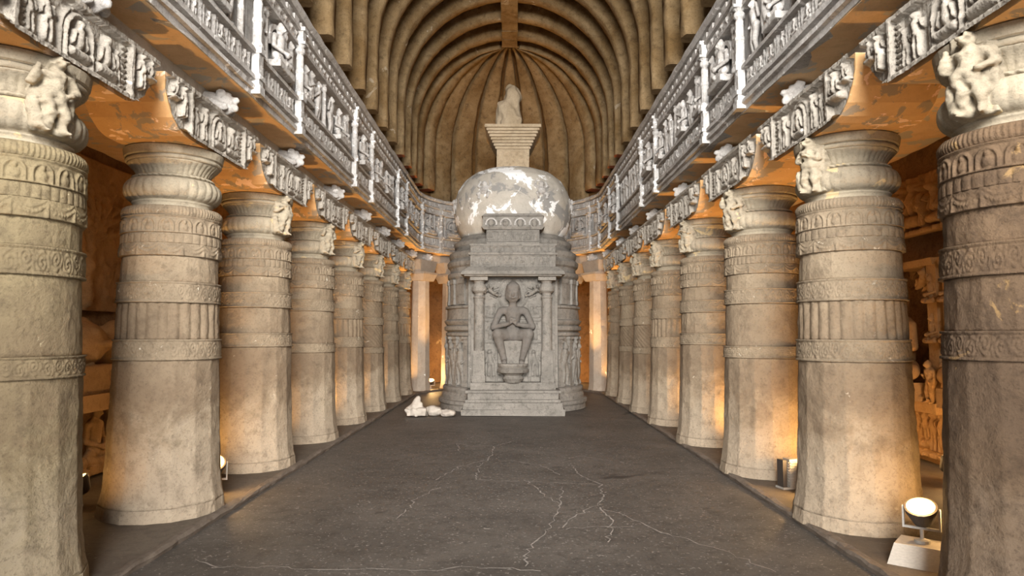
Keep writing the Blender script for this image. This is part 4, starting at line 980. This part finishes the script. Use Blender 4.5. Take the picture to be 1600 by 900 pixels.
floodlight(-2.36, 20.0, AZ, radians(180), radians(-25), 'small lit floodlight on the floor left of the stupa', 50, 1.0)
floodlight(-3.97, 6.35, AZ, radians(120), radians(-30), 'lit floodlight on the dark left aisle floor', 4, 1.0)
floodlight(4.62, 7.3, AZ, radians(-120), radians(-30), 'lit floodlight at the foot of the right aisle wall', 35, 1.0)
bx = thing('electrical_box', 'grey finned electrical box on the floor beside the third right pillar', 'electrical box', (2.86, 7.12, AZ), radians(12))
b = MB(); b.box(-.05, .05, -.06, .06, .02, .30, .002); part('box_body', b, M_METAL, bx)
for k in range(9): b = MB(); b.box(-.062, -.05, -.055, .055, .05 + .026 * k, .06 + .026 * k); b.box(-.045, .045, -.07, -.06, .05 + .026 * k, .06 + .026 * k); part('cooling_fin', b, M_METAL, bx)
b = MB(); b.box(-.12, -.075, -.05, .05, 0, .29, .002); part('end_plate', b, M_DMETAL, bx)
b = MB(); b.box(-.13, .07, -.07, .07, 0, .02); part('foot_plate', b, M_METAL, bx)

# lamps of the aisles that stand hidden behind the pillars, then added uplights without fixtures
def spot(name, x, y, z, tx, ty, tz, e, ang=100):
    from mathutils import Vector
    q = (Vector((tx, ty, tz)) - Vector((x, y, z))).to_track_quat('-Z', 'Y').to_euler()
    lamp(name, 'SPOT', (x, y, z), e, (1.0, 0.53, 0.16), q, spot_size=radians(ang), spot_blend=.7, shadow_soft_size=.05)
for y in (8.6, 11.2, 13.4, 15.4, 17.2):
    lamp('aisle_lamp_left', 'POINT', (-4.2, y, .35), 7 if y < 10 else 22, (1.0, 0.56, 0.2), shadow_soft_size=.08)
for y in (8.8, 11.2, 13.2, 15.0, 17.0):
    lamp('aisle_lamp_right', 'POINT', (4.05, y, .35), 30, (1.0, 0.56, 0.2), shadow_soft_size=.08)
for k, e in ((1, 15), (2, 55), (3, 130), (4, 130), (5, 50), (6, 40)):
    y = COLR[k]; spot('pillar_lamp_right', 3.42, y - .95, .25, 3.1, y - .1, 1.3, e, 125)
for k, e in ((1, 15), (2, 20), (3, 30), (4, 100), (5, 120), (6, 120)):
    y = COLL[k]; spot('pillar_lamp_left', -3.62, y - .95, .25, -3.3, y - .1, 1.3, e, 125)
for k in range(8):
    spot('added_bracket_uplight', 3.1, COLR[k] - .95, .3, 3.05, COLR[k] - .85, 3.7, 170 if k else 110, 48); spot('added_bracket_uplight', -3.25, COLL[k] - (.95 if k != 1 else 1.3), .3, -3.2, COLL[k] - .85, 3.7, 170 if k else 110, 48)  # added spots without fixtures, put in to brighten bracket ends and soffit
spot('apse_pillar_lamp', -3.3, 18.75, .25, -2.7, 19.4, 1.6, 60); spot('apse_pillar_lamp', 3.05, 18.8, .25, 2.6, 19.4, 1.6, 60)
spot('added_apse_uplight', -1.85, 18.5, .25, -2.1, 18.5, 7, 620, 82); spot('added_apse_uplight', 1.9, 18.6, .25, 2.1, 18.6, 7, 620, 82)  # added unseen spots behind the stupa, put in to warm apse frieze and vault
for d in (35, 65, 115, 148):
    p = radians(d); lamp('apse_lamp', 'POINT', (XC - 4.0 * cos(p), YC + 4.0 * sin(p),   .4), 70, (1.0, 0.56, 0.2), shadow_soft_size=.08)
